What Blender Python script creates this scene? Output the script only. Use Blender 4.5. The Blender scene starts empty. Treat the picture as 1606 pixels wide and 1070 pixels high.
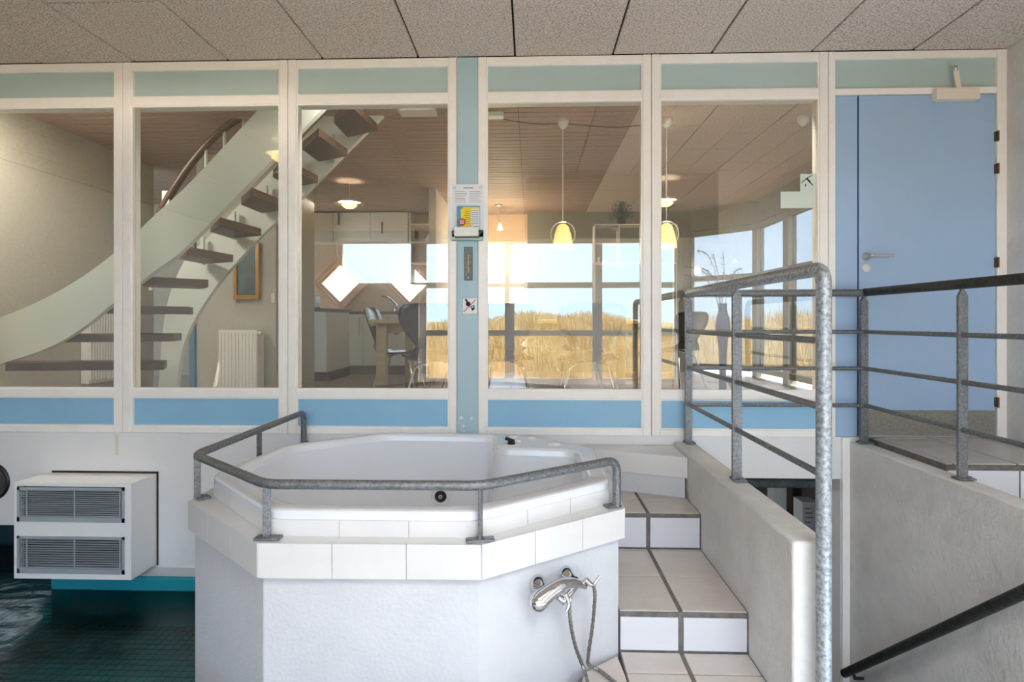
import bpy, math, random
from mathutils import Vector, Matrix
from mathutils.geometry import tessellate_polygon
random.seed(7)
sc = bpy.context.scene
C = sc.collection
PI = math.pi

# ------------------------------------------------------------------ camera
# origin = the eye; +Y runs towards the glazed partition (at Y = 3.44), Z = 0 is eye level
cam_d = bpy.data.cameras.new('camera'); cam = bpy.data.objects.new('camera', cam_d); C.objects.link(cam)
cam_d.sensor_width = 36.0; cam_d.lens = 892 / 1606 * 36.0
cam_d.shift_y = -31 / 1606
cam_d.clip_start = 0.05; cam_d.clip_end = 500
cam.location = (0, 0, 0); cam.rotation_euler = (PI / 2, 0, math.atan(29 / 892))
sc.camera = cam
# ------------------------------------------------------------------ world
w = bpy.data.worlds.new('sky'); sc.world = w; w.use_nodes = True
nt = w.node_tree; nt.nodes.clear()
out = nt.nodes.new('ShaderNodeOutputWorld'); bg = nt.nodes.new('ShaderNodeBackground')
tc = nt.nodes.new('ShaderNodeTexCoord'); sp = nt.nodes.new('ShaderNodeSeparateXYZ'); cr = nt.nodes.new('ShaderNodeValToRGB')
nt.links.new(tc.outputs['Generated'], sp.inputs[0]); nt.links.new(sp.outputs['Z'], cr.inputs[0])
cr.color_ramp.elements[0].position = 0.0; cr.color_ramp.elements[0].color = (0.64, 0.82, 1.0, 1)
cr.color_ramp.elements[1].position = 0.6; cr.color_ramp.elements[1].color = (0.46, 0.66, 1.0, 1)
nt.links.new(cr.outputs[0], bg.inputs[0]); bg.inputs[1].default_value = 4.7
nt.links.new(bg.outputs[0], out.inputs[0])
# ------------------------------------------------------------------ sun, rooflight, exposure
def lamp(name, kind, loc, power, color=(1, 1, 1), size=0.1, size_y=None, rot=None):
    d = bpy.data.lights.new(name, kind); o = bpy.data.objects.new(name, d); C.objects.link(o)
    o.location = loc; d.energy = power; d.color = color
    if kind == 'AREA':
        d.size = size
        if size_y: d.shape = 'RECTANGLE'; d.size_y = size_y
    elif kind == 'SUN': d.angle = 0.02
    else: d.shadow_soft_size = size
    if rot: o.rotation_euler = rot
    return o
sun = lamp('sun', 'SUN', (0, 0, 20), 14.0, (1.0, 0.93, 0.82))
sun.rotation_euler = Vector((-0.75, 0.20, -0.60)).to_track_quat('-Z', 'Y').to_euler()
lamp('rooflight_daylight', 'AREA', (0.975, -0.45, 2.22), 95, (0.93, 0.97, 1.0), 1.85, 2.0)
def portal(x0, x1, z0, z1, y, rz):
    o = lamp('window_portal', 'AREA', ((x0 + x1) / 2, y, (z0 + z1) / 2), 1, size=x1 - x0, size_y=z1 - z0, rot=(PI / 2, 0, rz))
    o.data.cycles.is_portal = True
portal(-1.98, 2.66, -1.1, 1.47, -3.22, PI)
portal(-3.45, -2.05, 0.6, 1.47, -3.22, PI)
sc.view_settings.view_transform = 'Standard'; sc.view_settings.look = 'None'
sc.view_settings.gamma = 1.0; sc.view_settings.use_curve_mapping = False
sc.view_settings.exposure = 0.8
sc.cycles.max_bounces = 10; sc.cycles.diffuse_bounces = 6; sc.cycles.glossy_bounces = 4
sc.cycles.transparent_max_bounces = 16; sc.cycles.sample_clamp_indirect = 6.0
sc.cycles.use_denoising = True; sc.cycles.caustics_reflective = False; sc.cycles.caustics_refractive = False

# ------------------------------------------------------------------ materials
def lin(c):
    return tuple(((v / 255) / 12.92 if v / 255 <= 0.04045 else ((v / 255 + 0.055) / 1.055) ** 2.4) for v in c) + (1,)
def mat(name, col, rough=0.5, metal=0.0, var=None, bump=None, spec=0.5, emit=None, trans=0.0, stretch=None):
    """var = (scale, other colour, ramp low, ramp high); bump = (scale, strength)"""
    m = bpy.data.materials.new(name); m.use_nodes = True
    n = m.node_tree.nodes; l = m.node_tree.links; b = n['Principled BSDF']
    b.inputs['Base Color'].default_value = lin(col); b.inputs['Roughness'].default_value = rough
    b.inputs['Metallic'].default_value = metal; b.inputs['Specular IOR Level'].default_value = spec
    b.inputs['Transmission Weight'].default_value = trans
    if var or bump:
        t = n.new('ShaderNodeTexCoord'); mp = n.new('ShaderNodeMapping'); l.new(t.outputs['Object'], mp.inputs[0])
        if stretch: mp.inputs['Scale'].default_value = stretch
    if var:
        nz = n.new('ShaderNodeTexNoise'); nz.inputs['Scale'].default_value = var[0]; nz.inputs['Detail'].default_value = 6
        nz.inputs['Roughness'].default_value = 0.65
        r = n.new('ShaderNodeValToRGB'); r.color_ramp.elements[0].position = var[2]; r.color_ramp.elements[1].position = var[3]
        r.color_ramp.elements[0].color = lin(var[1]); r.color_ramp.elements[1].color = lin(col)
        l.new(mp.outputs[0], nz.inputs['Vector']); l.new(nz.outputs['Fac'], r.inputs[0]); l.new(r.outputs[0], b.inputs['Base Color'])
    if bump:
        nb = n.new('ShaderNodeTexNoise'); nb.inputs['Scale'].default_value = bump[0]; nb.inputs['Detail'].default_value = 4
        bp = n.new('ShaderNodeBump'); bp.inputs['Strength'].default_value = bump[1]; bp.inputs['Distance'].default_value = 0.01
        l.new(mp.outputs[0], nb.inputs['Vector']); l.new(nb.outputs['Fac'], bp.inputs['Height']); l.new(bp.outputs[0], b.inputs['Normal'])
    if emit:
        b.inputs['Emission Color'].default_value = lin(emit[0]); b.inputs['Emission Strength'].default_value = emit[1]
    return m
def pane_mat(name, tint, refl):
    m = bpy.data.materials.new(name); m.use_nodes = True
    n = m.node_tree.nodes; l = m.node_tree.links; n.clear()
    o = n.new('ShaderNodeOutputMaterial'); mx = n.new('ShaderNodeMixShader')
    tr = n.new('ShaderNodeBsdfTransparent'); tr.inputs[0].default_value = tint + (1,)
    gl = n.new('ShaderNodeBsdfGlossy'); gl.inputs['Roughness'].default_value = 0.0
    lw = n.new('ShaderNodeLayerWeight'); lw.inputs[0].default_value = 0.25
    mr = n.new('ShaderNodeMapRange'); mr.inputs['To Min'].default_value = refl; mr.inputs['To Max'].default_value = 1.0
    pw = n.new('ShaderNodeMath'); pw.operation = 'POWER'; pw.inputs[1].default_value = 4
    l.new(lw.outputs['Facing'], pw.inputs[0]); l.new(pw.outputs[0], mr.inputs['Value'])
    l.new(mr.outputs[0], mx.inputs[0]); l.new(tr.outputs[0], mx.inputs[1]); l.new(gl.outputs[0], mx.inputs[2]); l.new(mx.outputs[0], o.inputs[0])
    return m
M = dict(
    stucco=mat('white stucco', (210, 210, 213), 0.75, var=(3.0, (201, 201, 204), 0.35, 0.65), bump=(70, 0.22)),
    plaster=mat('white painted wall', (236, 234, 232), 0.6, var=(2.2, (228, 225, 222), 0.3, 0.7), bump=(40, 0.06)),
    roughcast=mat('rough white stucco', (224, 221, 217), 0.8, var=(6.0, (208, 204, 199), 0.3, 0.7), bump=(38, 0.55)),
    frame=mat('cream white painted frame', (252, 247, 240), 0.35, var=(9, (247, 240, 231), 0.25, 0.6)),
    blue=mat('pale blue painted board', (178, 204, 212), 0.45, var=(3.0, (171, 198, 207), 0.3, 0.7)),
    teal=mat('painted board tinted for warm light', (186, 205, 201), 0.45, var=(3.0, (180, 199, 195), 0.3, 0.7)),  # upper panels only; warm bounce light is tinted into the blue paint
    panelblue=mat('sky blue painted board', (150, 196, 224), 0.45, var=(2.0, (143, 189, 218), 0.3, 0.7)),
    door=mat('lavender blue door paint', (168, 195, 226), 0.4, var=(1.6, (162, 189, 220), 0.3, 0.7)),
    doorline=mat('dark blue door edge', (40, 70, 105), 0.5),
    kick=mat('grey laminate kick plate', (150, 146, 136), 0.5, var=(60, (132, 128, 120), 0.4, 0.6)),
    acoustic=mat('wood wool ceiling board', (244, 229, 216), 0.95, var=(150, (156, 137, 122), 0.36, 0.56), bump=(150, 0.8), stretch=(0.6, 1.1, 1)),
    seam=mat('dark gap', (62, 52, 44), 0.9),
    galv=mat('galvanised steel', (140, 142, 144), 0.45, 0.55, var=(90, (100, 102, 105), 0.36, 0.66), bump=(60, 0.15)),
    galvlight=mat('bright galvanised pole', (182, 186, 190), 0.45, 0.5, var=(75, (122, 126, 128), 0.38, 0.62), bump=(60, 0.15)),
    darkrail=mat('dark weathered steel', (66, 66, 64), 0.5, 0.5, var=(40, (44, 44, 42), 0.4, 0.6)),
    acrylic=mat('white acrylic', (230, 231, 234), 0.12, spec=0.6),
    glaze=mat('white glazed tile', (220, 218, 216), 0.3, var=(8, (215, 212, 208), 0.3, 0.7), bump=(20, 0.03)),
    risertile=mat('lilac white riser tile', (216, 215, 219), 0.25, bump=(14, 0.04)),
    treadtile=mat('warm grey tread tile', (205, 196, 188), 0.35, var=(9, (194, 184, 175), 0.3, 0.7), bump=(18, 0.05)),
    grout=mat('dark grey grout', (122, 116, 110), 0.9, var=(30, (98, 93, 88), 0.35, 0.65), bump=(80, 0.3)),
    whitegrout=mat('pale grout', (206, 203, 200), 0.85),
    chrome=mat('chrome', (215, 215, 218), 0.08, 1.0),
    steel=mat('brushed steel', (205, 204, 202), 0.35, 0.6),
    hose=mat('metal shower hose', (160, 158, 154), 0.3, 0.8, var=(200, (110, 108, 105), 0.4, 0.6)),
    white=mat('white plastic', (232, 230, 226), 0.4),
    creamplastic=mat('cream enamelled metal', (238, 226, 208), 0.4),
    acbody=mat('white enamelled casing', (244, 242, 240), 0.4),
    grille=mat('anodised grille metal', (206, 212, 218), 0.35, 0.5),
    black=mat('black plastic', (22, 22, 22), 0.4),
    dark=mat('dark cavity', (26, 28, 28), 0.9),
    paper=mat('white paper', (236, 238, 240), 0.7),
    ink=mat('grey print', (150, 152, 160), 0.8),
    inkdark=mat('black print', (20, 20, 22), 0.7),
    inkred=mat('red print', (196, 48, 58), 0.6),
    pink=mat('pale red print', (222, 170, 172), 0.7),
    yellow=mat('yellow cover', (240, 214, 40), 0.55),
    coverblue=mat('blue cover', (70, 160, 205), 0.55),
    mint=mat('mint rack', (178, 208, 204), 0.5),
    green=mat('green leaf print', (60, 110, 66), 0.6),
    amber=mat('amber tube', (150, 110, 50), 0.3),
    thermo=mat('grey thermometer housing', (104, 112, 116), 0.4),
    thermof=mat('brass tinted gauge face', (128, 118, 88), 0.4, var=(60, (96, 88, 66), 0.4, 0.6)),
    oak=mat('light oak', (158, 146, 120), 0.5, var=(6, (136, 122, 96), 0.3, 0.7), stretch=(1, 1, 8)),
    pine=mat('pale pine', (238, 214, 194), 0.5, var=(6, (226, 196, 172), 0.3, 0.7)),
    board=mat('pine ceiling board', (186, 160, 146), 0.6, var=(5, (160, 134, 118), 0.3, 0.7), stretch=(0.6, 12, 1)),
    tread=mat('reddish brown wood tread', (92, 68, 58), 0.45, var=(8, (72, 52, 44), 0.3, 0.7), stretch=(1, 6, 1)),
    handrail=mat('brown wood handrail', (76, 50, 32), 0.4),
    stringer=mat('white painted stringer', (222, 226, 218), 0.45),
    wallbeige=mat('warm grey wallpaper', (188, 180, 164), 0.85, var=(45, (176, 168, 151), 0.35, 0.65), bump=(90, 0.3)),
    walllight=mat('pale grey wall', (198, 194, 186), 0.8, var=(40, (188, 184, 175), 0.35, 0.65), bump=(60, 0.15)),
    wallolive=mat('olive grey wall', (144, 143, 128), 0.85, var=(40, (135, 133, 118), 0.35, 0.65)),
    wallcream=mat('warm cream wall', (236, 206, 172), 0.8),
    woodfloor=mat('pale plank floor', (190, 176, 164), 0.4, var=(5, (150, 134, 122), 0.3, 0.7), stretch=(1, 14, 1)),
    cabinet=mat('matt grey white laminate', (234, 232, 224), 0.5),
    worktop=mat('grey brown worktop', (130, 120, 106), 0.45),
    plinth=mat('grey plinth', (120, 114, 108), 0.6),
    chairblue=mat('dark blue lacquered plywood', (24, 40, 62), 0.25, spec=0.6),
    chairblack=mat('black leather', (34, 35, 38), 0.45),
    vase=mat('cobalt blue vase', (12, 36, 78), 0.25),
    reed=mat('dry reed', (66, 56, 42), 0.9),
    leaf=mat('dark green foliage', (78, 92, 50), 0.8),
    pot=mat('dark grey pot', (62, 62, 58), 0.6),
    gold=mat('gilt frame', (190, 150, 90), 0.35, 0.4),
    art=mat('grey green picture', (110, 128, 134), 0.5, var=(7, (70, 92, 102), 0.35, 0.65)),
    bell=mat('lit opal glass', (250, 214, 150), 0.3, emit=((255, 196, 110), 0.75)),
    lampglow=mat('lit lamp shade', (250, 226, 180), 0.4, emit=((255, 206, 120), 3.0)),
    bluetrim=mat('blue door frame', (96, 130, 166), 0.5),
    water=None, pooltile=mat('dark teal pool mosaic', (14, 134, 140), 0.4, var=(1.6, (3, 72, 80), 0.42, 0.68)),
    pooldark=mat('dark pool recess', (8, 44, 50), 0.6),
    mosaic=mat('dark teal joint', (4, 56, 62), 0.6),
    liner=mat('turquoise pool liner', (40, 150, 165), 0.35),
    pipe=mat('grey insulated pipe', (86, 92, 92), 0.8, var=(30, (62, 68, 68), 0.4, 0.6)),
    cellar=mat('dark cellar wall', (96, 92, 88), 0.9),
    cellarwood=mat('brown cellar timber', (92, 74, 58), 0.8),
    opal=mat('opal rooflight sheet', (245, 247, 250), 0.4),
    sand=mat('dune sand', (232, 206, 156), 0.95, var=(0.5, (208, 184, 128), 0.35, 0.65), bump=(3, 0.5)),
    grass=mat('dry marram grass', (250, 222, 166), 0.9, var=(0.4, (226, 198, 136), 0.3, 0.7)),
    stain=mat('yellowish stain', (222, 214, 186), 0.8),
    rust=mat('rusty hinge', (104, 84, 68), 0.6, 0.4),
)
M['glass'] = pane_mat('partition glass', (0.93, 0.94, 0.91), 0.118)
M['clear'] = pane_mat('clear window glass', (0.97, 0.98, 0.98), 0.03)
M['tinted'] = pane_mat('tinted window glass', (0.40, 0.40, 0.41), 0.06)
def water_mat():
    m = bpy.data.materials.new('pool water'); m.use_nodes = True
    n = m.node_tree.nodes; l = m.node_tree.links; n.clear()
    o = n.new('ShaderNodeOutputMaterial'); mx = n.new('ShaderNodeMixShader'); fr = n.new('ShaderNodeFresnel'); fr.inputs[0].default_value = 1.33
    tr = n.new('ShaderNodeBsdfTransparent'); tr.inputs[0].default_value = (0.72, 0.95, 0.95, 1)
    gl = n.new('ShaderNodeBsdfGlossy'); gl.inputs['Roughness'].default_value = 0.12
    t = n.new('ShaderNodeTexCoord'); mp = n.new('ShaderNodeMapping'); mp.inputs['Scale'].default_value = (1.0, 2.2, 1); mp.inputs['Rotation'].default_value = (0, 0, 0.6)
    nz = n.new('ShaderNodeTexNoise'); nz.inputs['Scale'].default_value = 3.0; nz.inputs['Detail'].default_value = 5; nz.inputs['Distortion'].default_value = 1.0
    bp = n.new('ShaderNodeBump'); bp.inputs['Strength'].default_value = 0.6; bp.inputs['Distance'].default_value = 0.025
    l.new(t.outputs['Object'], mp.inputs[0]); l.new(mp.outputs[0], nz.inputs['Vector']); l.new(nz.outputs['Fac'], bp.inputs['Height'])
    l.new(bp.outputs[0], gl.inputs['Normal']); l.new(bp.outputs[0], fr.inputs['Normal'])
    l.new(fr.outputs[0], mx.inputs[0]); l.new(tr.outputs[0], mx.inputs[1]); l.new(gl.outputs[0], mx.inputs[2]); l.new(mx.outputs[0], o.inputs[0])
    return m
M['water'] = water_mat()

# ------------------------------------------------------------------ mesh helpers
class MB:
    def __init__(s): s.v = []; s.f = []; s.sm = []
    def add(s, vs, fs, smooth=False):
        k = len(s.v); s.v += [tuple(p) for p in vs]; s.f += [tuple(i + k for i in f) for f in fs]; s.sm += [smooth] * len(fs); return s
    def box(s, x0, x1, y0, y1, z0, z1):
        x0, x1 = sorted((x0, x1)); y0, y1 = sorted((y0, y1)); z0, z1 = sorted((z0, z1))
        return s.add([(x0, y0, z0), (x1, y0, z0), (x1, y1, z0), (x0, y1, z0), (x0, y0, z1), (x1, y0, z1), (x1, y1, z1), (x0, y1, z1)],
                     [(0, 3, 2, 1), (4, 5, 6, 7), (0, 1, 5, 4), (1, 2, 6, 5), (2, 3, 7, 6), (3, 0, 4, 7)])
    def cbox(s, c, sx, sy, sz, rot=None):
        m = rot if rot is not None else Matrix.Identity(3)
        vs = [Vector(c) + m @ Vector((a * sx / 2, b * sy / 2, d * sz / 2)) for a, b, d in
              [(-1, -1, -1), (1, -1, -1), (1, 1, -1), (-1, 1, -1), (-1, -1, 1), (1, -1, 1), (1, 1, 1), (-1, 1, 1)]]
        return s.add(vs, [(0, 3, 2, 1), (4, 5, 6, 7), (0, 1, 5, 4), (1, 2, 6, 5), (2, 3, 7, 6), (3, 0, 4, 7)])
    def prism(s, poly, z0, z1, top=True, bottom=True):     # poly counter-clockwise in XY
        n = len(poly); vs = [(x, y, z0) for x, y in poly] + [(x, y, z1) for x, y in poly]
        fs = [(i, (i + 1) % n, (i + 1) % n + n, i + n) for i in range(n)]
        if top: fs.append(tuple(range(n, 2 * n)))
        if bottom: fs.append(tuple(reversed(range(n))))
        return s.add(vs, fs)
    def prismY(s, poly, y0, y1):                           # poly in XZ
        n = len(poly); vs = [(x, y0, z) for x, z in poly] + [(x, y1, z) for x, z in poly]
        fs = [(i, (i + 1) % n, (i + 1) % n + n, i + n) for i in range(n)] + [tuple(range(n, 2 * n)), tuple(reversed(range(n)))]
        return s.add(vs, fs)
    def tube(s, pts, r, n=12, caps=True, rfun=None):
        pts = [Vector(p) for p in pts]; up = None; rings = []
        for i, p in enumerate(pts):
            a = pts[i] - pts[i - 1] if i else pts[1] - pts[0]
            b = pts[i + 1] - pts[i] if i < len(pts) - 1 else a
            t = (a.normalized() + b.normalized()).normalized()
            if up is None: up = t.orthogonal().normalized()
            up = (up - t * up.dot(t)).normalized(); sd = t.cross(up)
            rr = (rfun(i / (len(pts) - 1)) if rfun else r)
            k = 1.0
            if 0 < i < len(pts) - 1:
                cosv = max(0.5, math.cos(a.angle(b) / 2)) if a.length and b.length else 1; k = 1 / cosv if a.angle(b) > 0.5 else 1
            rings.append([p + (up * math.cos(2 * PI * j / n) + sd * math.sin(2 * PI * j / n)) * rr * k for j in range(n)])
        vs = [q for R in rings for q in R]
        fs = [(i * n + j, i * n + (j + 1) % n, (i + 1) * n + (j + 1) % n, (i + 1) * n + j) for i in range(len(pts) - 1) for j in range(n)]
        s.add(vs, fs, True)
        if caps: s.add(rings[0], [tuple(reversed(range(n)))]); s.add(rings[-1], [tuple(range(n))])
        return s
    def lathe(s, prof, c, axis=(0, 0, 1), n=24):           # prof = [(r, h)]
        q = Vector((0, 0, 1)).rotation_difference(Vector(axis).normalized()); c = Vector(c)
        vs = [c + q @ Vector((r * math.cos(2 * PI * j / n), r * math.sin(2 * PI * j / n), h)) for r, h in prof for j in range(n)]
        fs = [(i * n + j, i * n + (j + 1) % n, (i + 1) * n + (j + 1) % n, (i + 1) * n + j) for i in range(len(prof) - 1) for j in range(n)]
        return s.add(vs, fs, True)
    def build(s, name, m, parent=None, bevel=0, seg=2):
        me = bpy.data.meshes.new(name); me.from_pydata(s.v, [], s.f); me.update()
        me.polygons.foreach_set('use_smooth', s.sm)
        me.materials.append(M[m] if isinstance(m, str) else m)
        o = bpy.data.objects.new(name, me); C.objects.link(o)
        if parent: o.parent = parent
        if bevel:
            b = o.modifiers.new('bevel', 'BEVEL'); b.width = bevel; b.segments = seg; b.limit_method = 'ANGLE'; b.angle_limit = 0.6
        return o
def box(name, m, x0, x1, y0, y1, z0, z1, parent=None, bevel=0):
    return MB().box(x0, x1, y0, y1, z0, z1).build(name, m, parent, bevel)
def struct(o): o['kind'] = 'structure'; return o
def tag(o, label, cat, group=None, kind=None):
    o['label'] = label; o['category'] = cat
    if group: o['group'] = group
    if kind: o['kind'] = kind
    return o
def empty(name, loc=(0, 0, 0), rz=0.0):
    o = bpy.data.objects.new(name, None); C.objects.link(o); o.location = loc; o.rotation_euler = (0, 0, rz); o.empty_display_size = 0.1; return o
def copy_tree(o, parent=None):
    c = o.copy(); C.objects.link(c); c.parent = parent
    for ch in [x for x in C.objects if x.parent == o]: copy_tree(ch, c)
    return c
def roundpoly(poly, r, n=5):
    res = []; N = len(poly)
    for i in range(N):
        p0, p, p1 = Vector(poly[i - 1]), Vector(poly[i]), Vector(poly[(i + 1) % N])
        a, b = (p0 - p), (p1 - p); rr = min(r, a.length * 0.45, b.length * 0.45)
        A, B = p + a.normalized() * rr, p + b.normalized() * rr
        for k in range(n + 1):
            t = k / n; q = A * (1 - t) ** 2 + p * 2 * t * (1 - t) + B * t * t; res.append((q.x, q.y))
    return res
def inset(poly, d):                                        # positive = inwards for CCW
    res = []; N = len(poly)
    for i in range(N):
        p0, p, p1 = Vector(poly[i - 1]), Vector(poly[i]), Vector(poly[(i + 1) % N])
        e0 = (p - p0).normalized(); e1 = (p1 - p).normalized()
        n0 = Vector((-e0.y, e0.x)); n1 = Vector((-e1.y, e1.x)); bs = (n0 + n1).normalized()
        k = d / max(0.35, bs.dot(n0)); q = p + bs * k; res.append((q.x, q.y))
    return res
def arc_path(pts, r, n=6):                                 # rounds the corners of a 3-D polyline
    P = [Vector(p) for p in pts]; res = [P[0]]
    for i in range(1, len(P) - 1):
        a = P[i - 1] - P[i]; b = P[i + 1] - P[i]; rr = min(r, a.length * 0.45, b.length * 0.45)
        A, B = P[i] + a.normalized() * rr, P[i] + b.normalized() * rr
        for k in range(n + 1):
            t = k / n; res.append(A * (1 - t) ** 2 + P[i] * 2 * t * (1 - t) + B * t * t)
    return res + [P[-1]]

G = 3.44          # plane of the glazed partition
CZ = 1.60         # hall ceiling
FZ = -1.48        # hall floor
DF = -0.75        # dining room floor
DC = 1.62         # dining room ceiling
# ================================================================== HALL SHELL
# ceiling slab with the rooflight hole, then the acoustic boards below it
sx0, sx1, sy0, sy1 = 0.0, 1.95, -1.5, 0.6
ce = struct(MB().box(-5.3, sx0, -3.35, G + .1, CZ + .025, CZ + .12).box(sx1, 3.0, -3.35, G + .1, CZ + .025, CZ + .12)
            .box(sx0, sx1, sy1, G + .1, CZ + .025, CZ + .12).box(sx0, sx1, -3.35, sy0, CZ + .025, CZ + .12).build('ceiling', 'seam'))
def board(x0, x1, y0, y1):
    if x1 - x0 < .03 or y1 - y0 < .03: return
    g = .005
    MB().box(x0 + g, x1 - g, y0 + g, y1 - g, CZ + random.uniform(-.0015, .0015), CZ + .024).build('ceiling_panel', 'acoustic', ce, .005, 2)
cols = [-0.093 + .587 * k for k in range(-9, 6)]
for k in range(len(cols) - 1):
    xa, xb = max(cols[k], -5.2), min(cols[k + 1], 2.79)
    if xb <= xa: continue
    ys = [G - .005, 2.79, 1.6, .4, -.8, -2.0, -3.1] if abs(cols[k] + 2.441) < .05 else [G - .005, 2.2, 1.0, -.2, -1.4, -2.6, -3.1] if k % 2 else [G - .005, 2.0, .8, -.4, -1.6, -2.8, -3.1]
    for a, b in zip(ys, ys[1:]):
        segs = [(b, a)]
        if xb > sx0 + .01 and xa < sx1 - .01 and b < sy1 and a > sy0:
            if xb > sx1 + .01 and min(a, sy1) > max(b, sy0): board(sx1, xb, max(b, sy0), min(a, sy1))
            if xa < sx0 - .01 and min(a, sy1) > max(b, sy0): board(xa, sx0, max(b, sy0), min(a, sy1))
            segs = []
            if a > sy1: segs.append((sy1, a))
            if b < sy0: segs.append((b, sy0))
        for lo, hi in segs: board(xa, xb, lo, hi)
# rooflight shaft
T = .03
struct(MB().box(sx0 - T, sx0, sy0 - T, sy1 + T, CZ + .0, 2.3).box(sx1, sx1 + T, sy0 - T, sy1 + T, CZ, 2.3)
       .box(sx0, sx1, sy0 - T, sy0, CZ, 2.3).box(sx0, sx1, sy1, sy1 + T, CZ, 2.3).build('trim_rooflight', 'plaster'))
struct(box('trim_added_panel', 'plaster', -.06, 2.03, .68, .70, .90, CZ - .002))  # unseen panel, added so the glass mirrors a pale patch
struct(box('window_rooflight', 'opal', sx0 - .05, sx1 + .05, sy0 - .05, sy1 + .05, 2.3, 2.33))
# side walls
struct(box('wall_right', 'roughcast', 2.79, 2.95, -3.35, G + .02, -1.6, CZ + .11))
struct(box('wall_left', 'plaster', -5.45, -5.3, -3.35, G + .8, -3.0, CZ + .11))
# wall below the glazing (white), with the cellar opening
struct(MB().box(-3.06, .975, G, G + .12, -1.52, -.687).box(-5.3, -3.06, G, G + .12, -1.27, -.687)
       .box(.975, 1.84, G, G + .12, -.937, -.687).box(1.84, 2.79, G, G + .12, -3.0, -.687).build('wall_back', 'plaster'))
box('stain', 'stain', -2.57, -2.55, G - .0008, G, -.83, -.70, [o for o in C.objects if o.name == 'wall_back'][0])
struct(box('baseboard_back', 'whitegrout', -2.95, -1.36, G - .012, G + .1, -1.57, -1.52))
# front wall (behind the camera) with its windows
fw = MB(); Y0, Y1 = -3.3, -3.1
for x0, x1, z0, z1 in [(-5.3, -3.45, -3.0, CZ + .02), (-3.45, -2.05, -3.0, .6), (-3.45, 2.79, 1.47, CZ + .02), (-2.05, -1.98, -3.0, CZ), (-1.98, 2.66, -3.0, -1.1), (2.66, 2.79, -3.0, 1.47)]:
    fw.box(x0, x1, Y0, Y1, z0, z1)
struct(fw.build('wall_front', 'plaster'))
def win_grid(name, xs, zs, y, hw, hz, pm='clear', fm='frame', dep=.06):
    m = MB()
    for x in xs: m.box(x - hw, x + hw, y - dep / 2, y + dep / 2, zs[0] - hz, zs[-1] + hz)
    for z in zs: m.box(xs[0] - hw, xs[-1] + hw, y - dep / 2 + .004, y + dep / 2 - .004, z - hz, z + hz)
    o = struct(m.build(name, fm))
    for a, b in zip(xs, xs[1:]):
        for c, d in zip(zs, zs[1:]):
            box('pane', pm, a + hw, b - hw, y - .003, y + .003, c + hz, d - hz, o)
    return o
win_grid('window_6', [-1.94, -.37, 1.18, 2.62], [-1.06, -.21, .64, 1.43], -3.2, .085, .05)
win_grid('window_7', [-3.41, -2.09], [.64, 1.43], -3.2, .04, .04)
# hall floor (behind and beside the tub) and stairwell hole
struct(MB().box(-1.35, .98, -3.1, 1.55, FZ - .12, FZ).box(-1.35, .86, 1.55, G, FZ - .12, FZ)
       .box(.98, 2.79, -3.1, -1.0, FZ - .12, FZ).box(1.99, 2.79, -1.0, 1.5, FZ - .12, FZ).build('floor', 'treadtile'))
struct(MB().box(.86, .98, 1.55, G, -3.0, FZ).box(.96, .98, -1.0, 1.55, -3.0, FZ).build('wall_stairwell', 'stucco'))

# ================================================================== GLAZED PARTITION
def bars(m, x0, x1, z0, z1, wl, wr, zrails, y0, y1):
    m.box(x0, x0 + wl, y0, y1, z0, z1); m.box(x1 - wr, x1, y0, y1, z0, z1)
    for a, b in zrails: m.box(x0 + wl, x1 - wr, y0 + .003, y1 - .003, a, b)
ZR = [(1.551, CZ - .004), (1.327, 1.378), (-.467, -.417), (-.687, -.648)]
def window_unit(k, x0, x1, upper=True):
    x0 += .0015; x1 -= .0015; wl = wr = .0505
    m = MB(); bars(m, x0, x1, -.687, CZ - .004, wl, wr, ZR, G - .018, G + .075)
    fr = struct(m.build('window_%d' % k, 'frame', None, .004))
    a, b = x0 + wl, x1 - wr
    bd = MB()                                   # stepped glazing beads
    for z0, z1 in [(-.417, 1.327), (1.378, 1.551), (-.648, -.467)]:
        t = .008
        bd.box(a, a + t, G - .010, G + .012, z0, z1).box(b - t, b, G - .010, G + .012, z0, z1)
        bd.box(a + t, b - t, G - .010, G + .012, z0, z0 + t).box(a + t, b - t, G - .010, G + .012, z1 - t, z1)
    bd.build('glazing_bead', 'frame', fr)
    box('pane', 'glass', a + .002, b - .002, G + .014, G + .018, -.416, 1.326, fr)
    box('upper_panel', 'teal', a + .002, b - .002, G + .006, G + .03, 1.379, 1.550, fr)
    box('lower_panel', 'panelblue', a + .002, b - .002, G + .006, G + .03, -.647, -.468, fr)
    return fr
units = [(-3.56, -2.512), (-2.512, -1.481), (-1.481, -.441), (-.317, .723), (.723, 1.762)]
for k, (a, b) in enumerate(units): window_unit(k + 1, a, b)
struct(MB().box(-5.3, -3.56, G - .018, G + .075, -.687, CZ - .004).build('trim_1', 'frame'))
colm = struct(box('trim_2', 'blue', -.441, -.317, G - .012, G + .075, -.687, CZ - .004))
box('cover_strip', 'whitegrout', -.449, -.441, G - .024, G - .012, -.687, CZ - .004, colm)
for dx, dz, r in [(.022, -.585, .014), (.085, -.588, .011), (.036, -.632, .012), (.024, -.658, .008), (.04, -.663, .007)]:
    m = MB(); n = 9
    pts = [(-.441 + dx + math.cos(2 * PI * j / n) * r * random.uniform(.5, 1.1), -.0 + dz + math.sin(2 * PI * j / n) * r * random.uniform(.5, 1.1)) for j in range(n)]
    m.prismY(pts, G - .0128, G - .012).build('paint_chip', 'white', colm)
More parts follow.
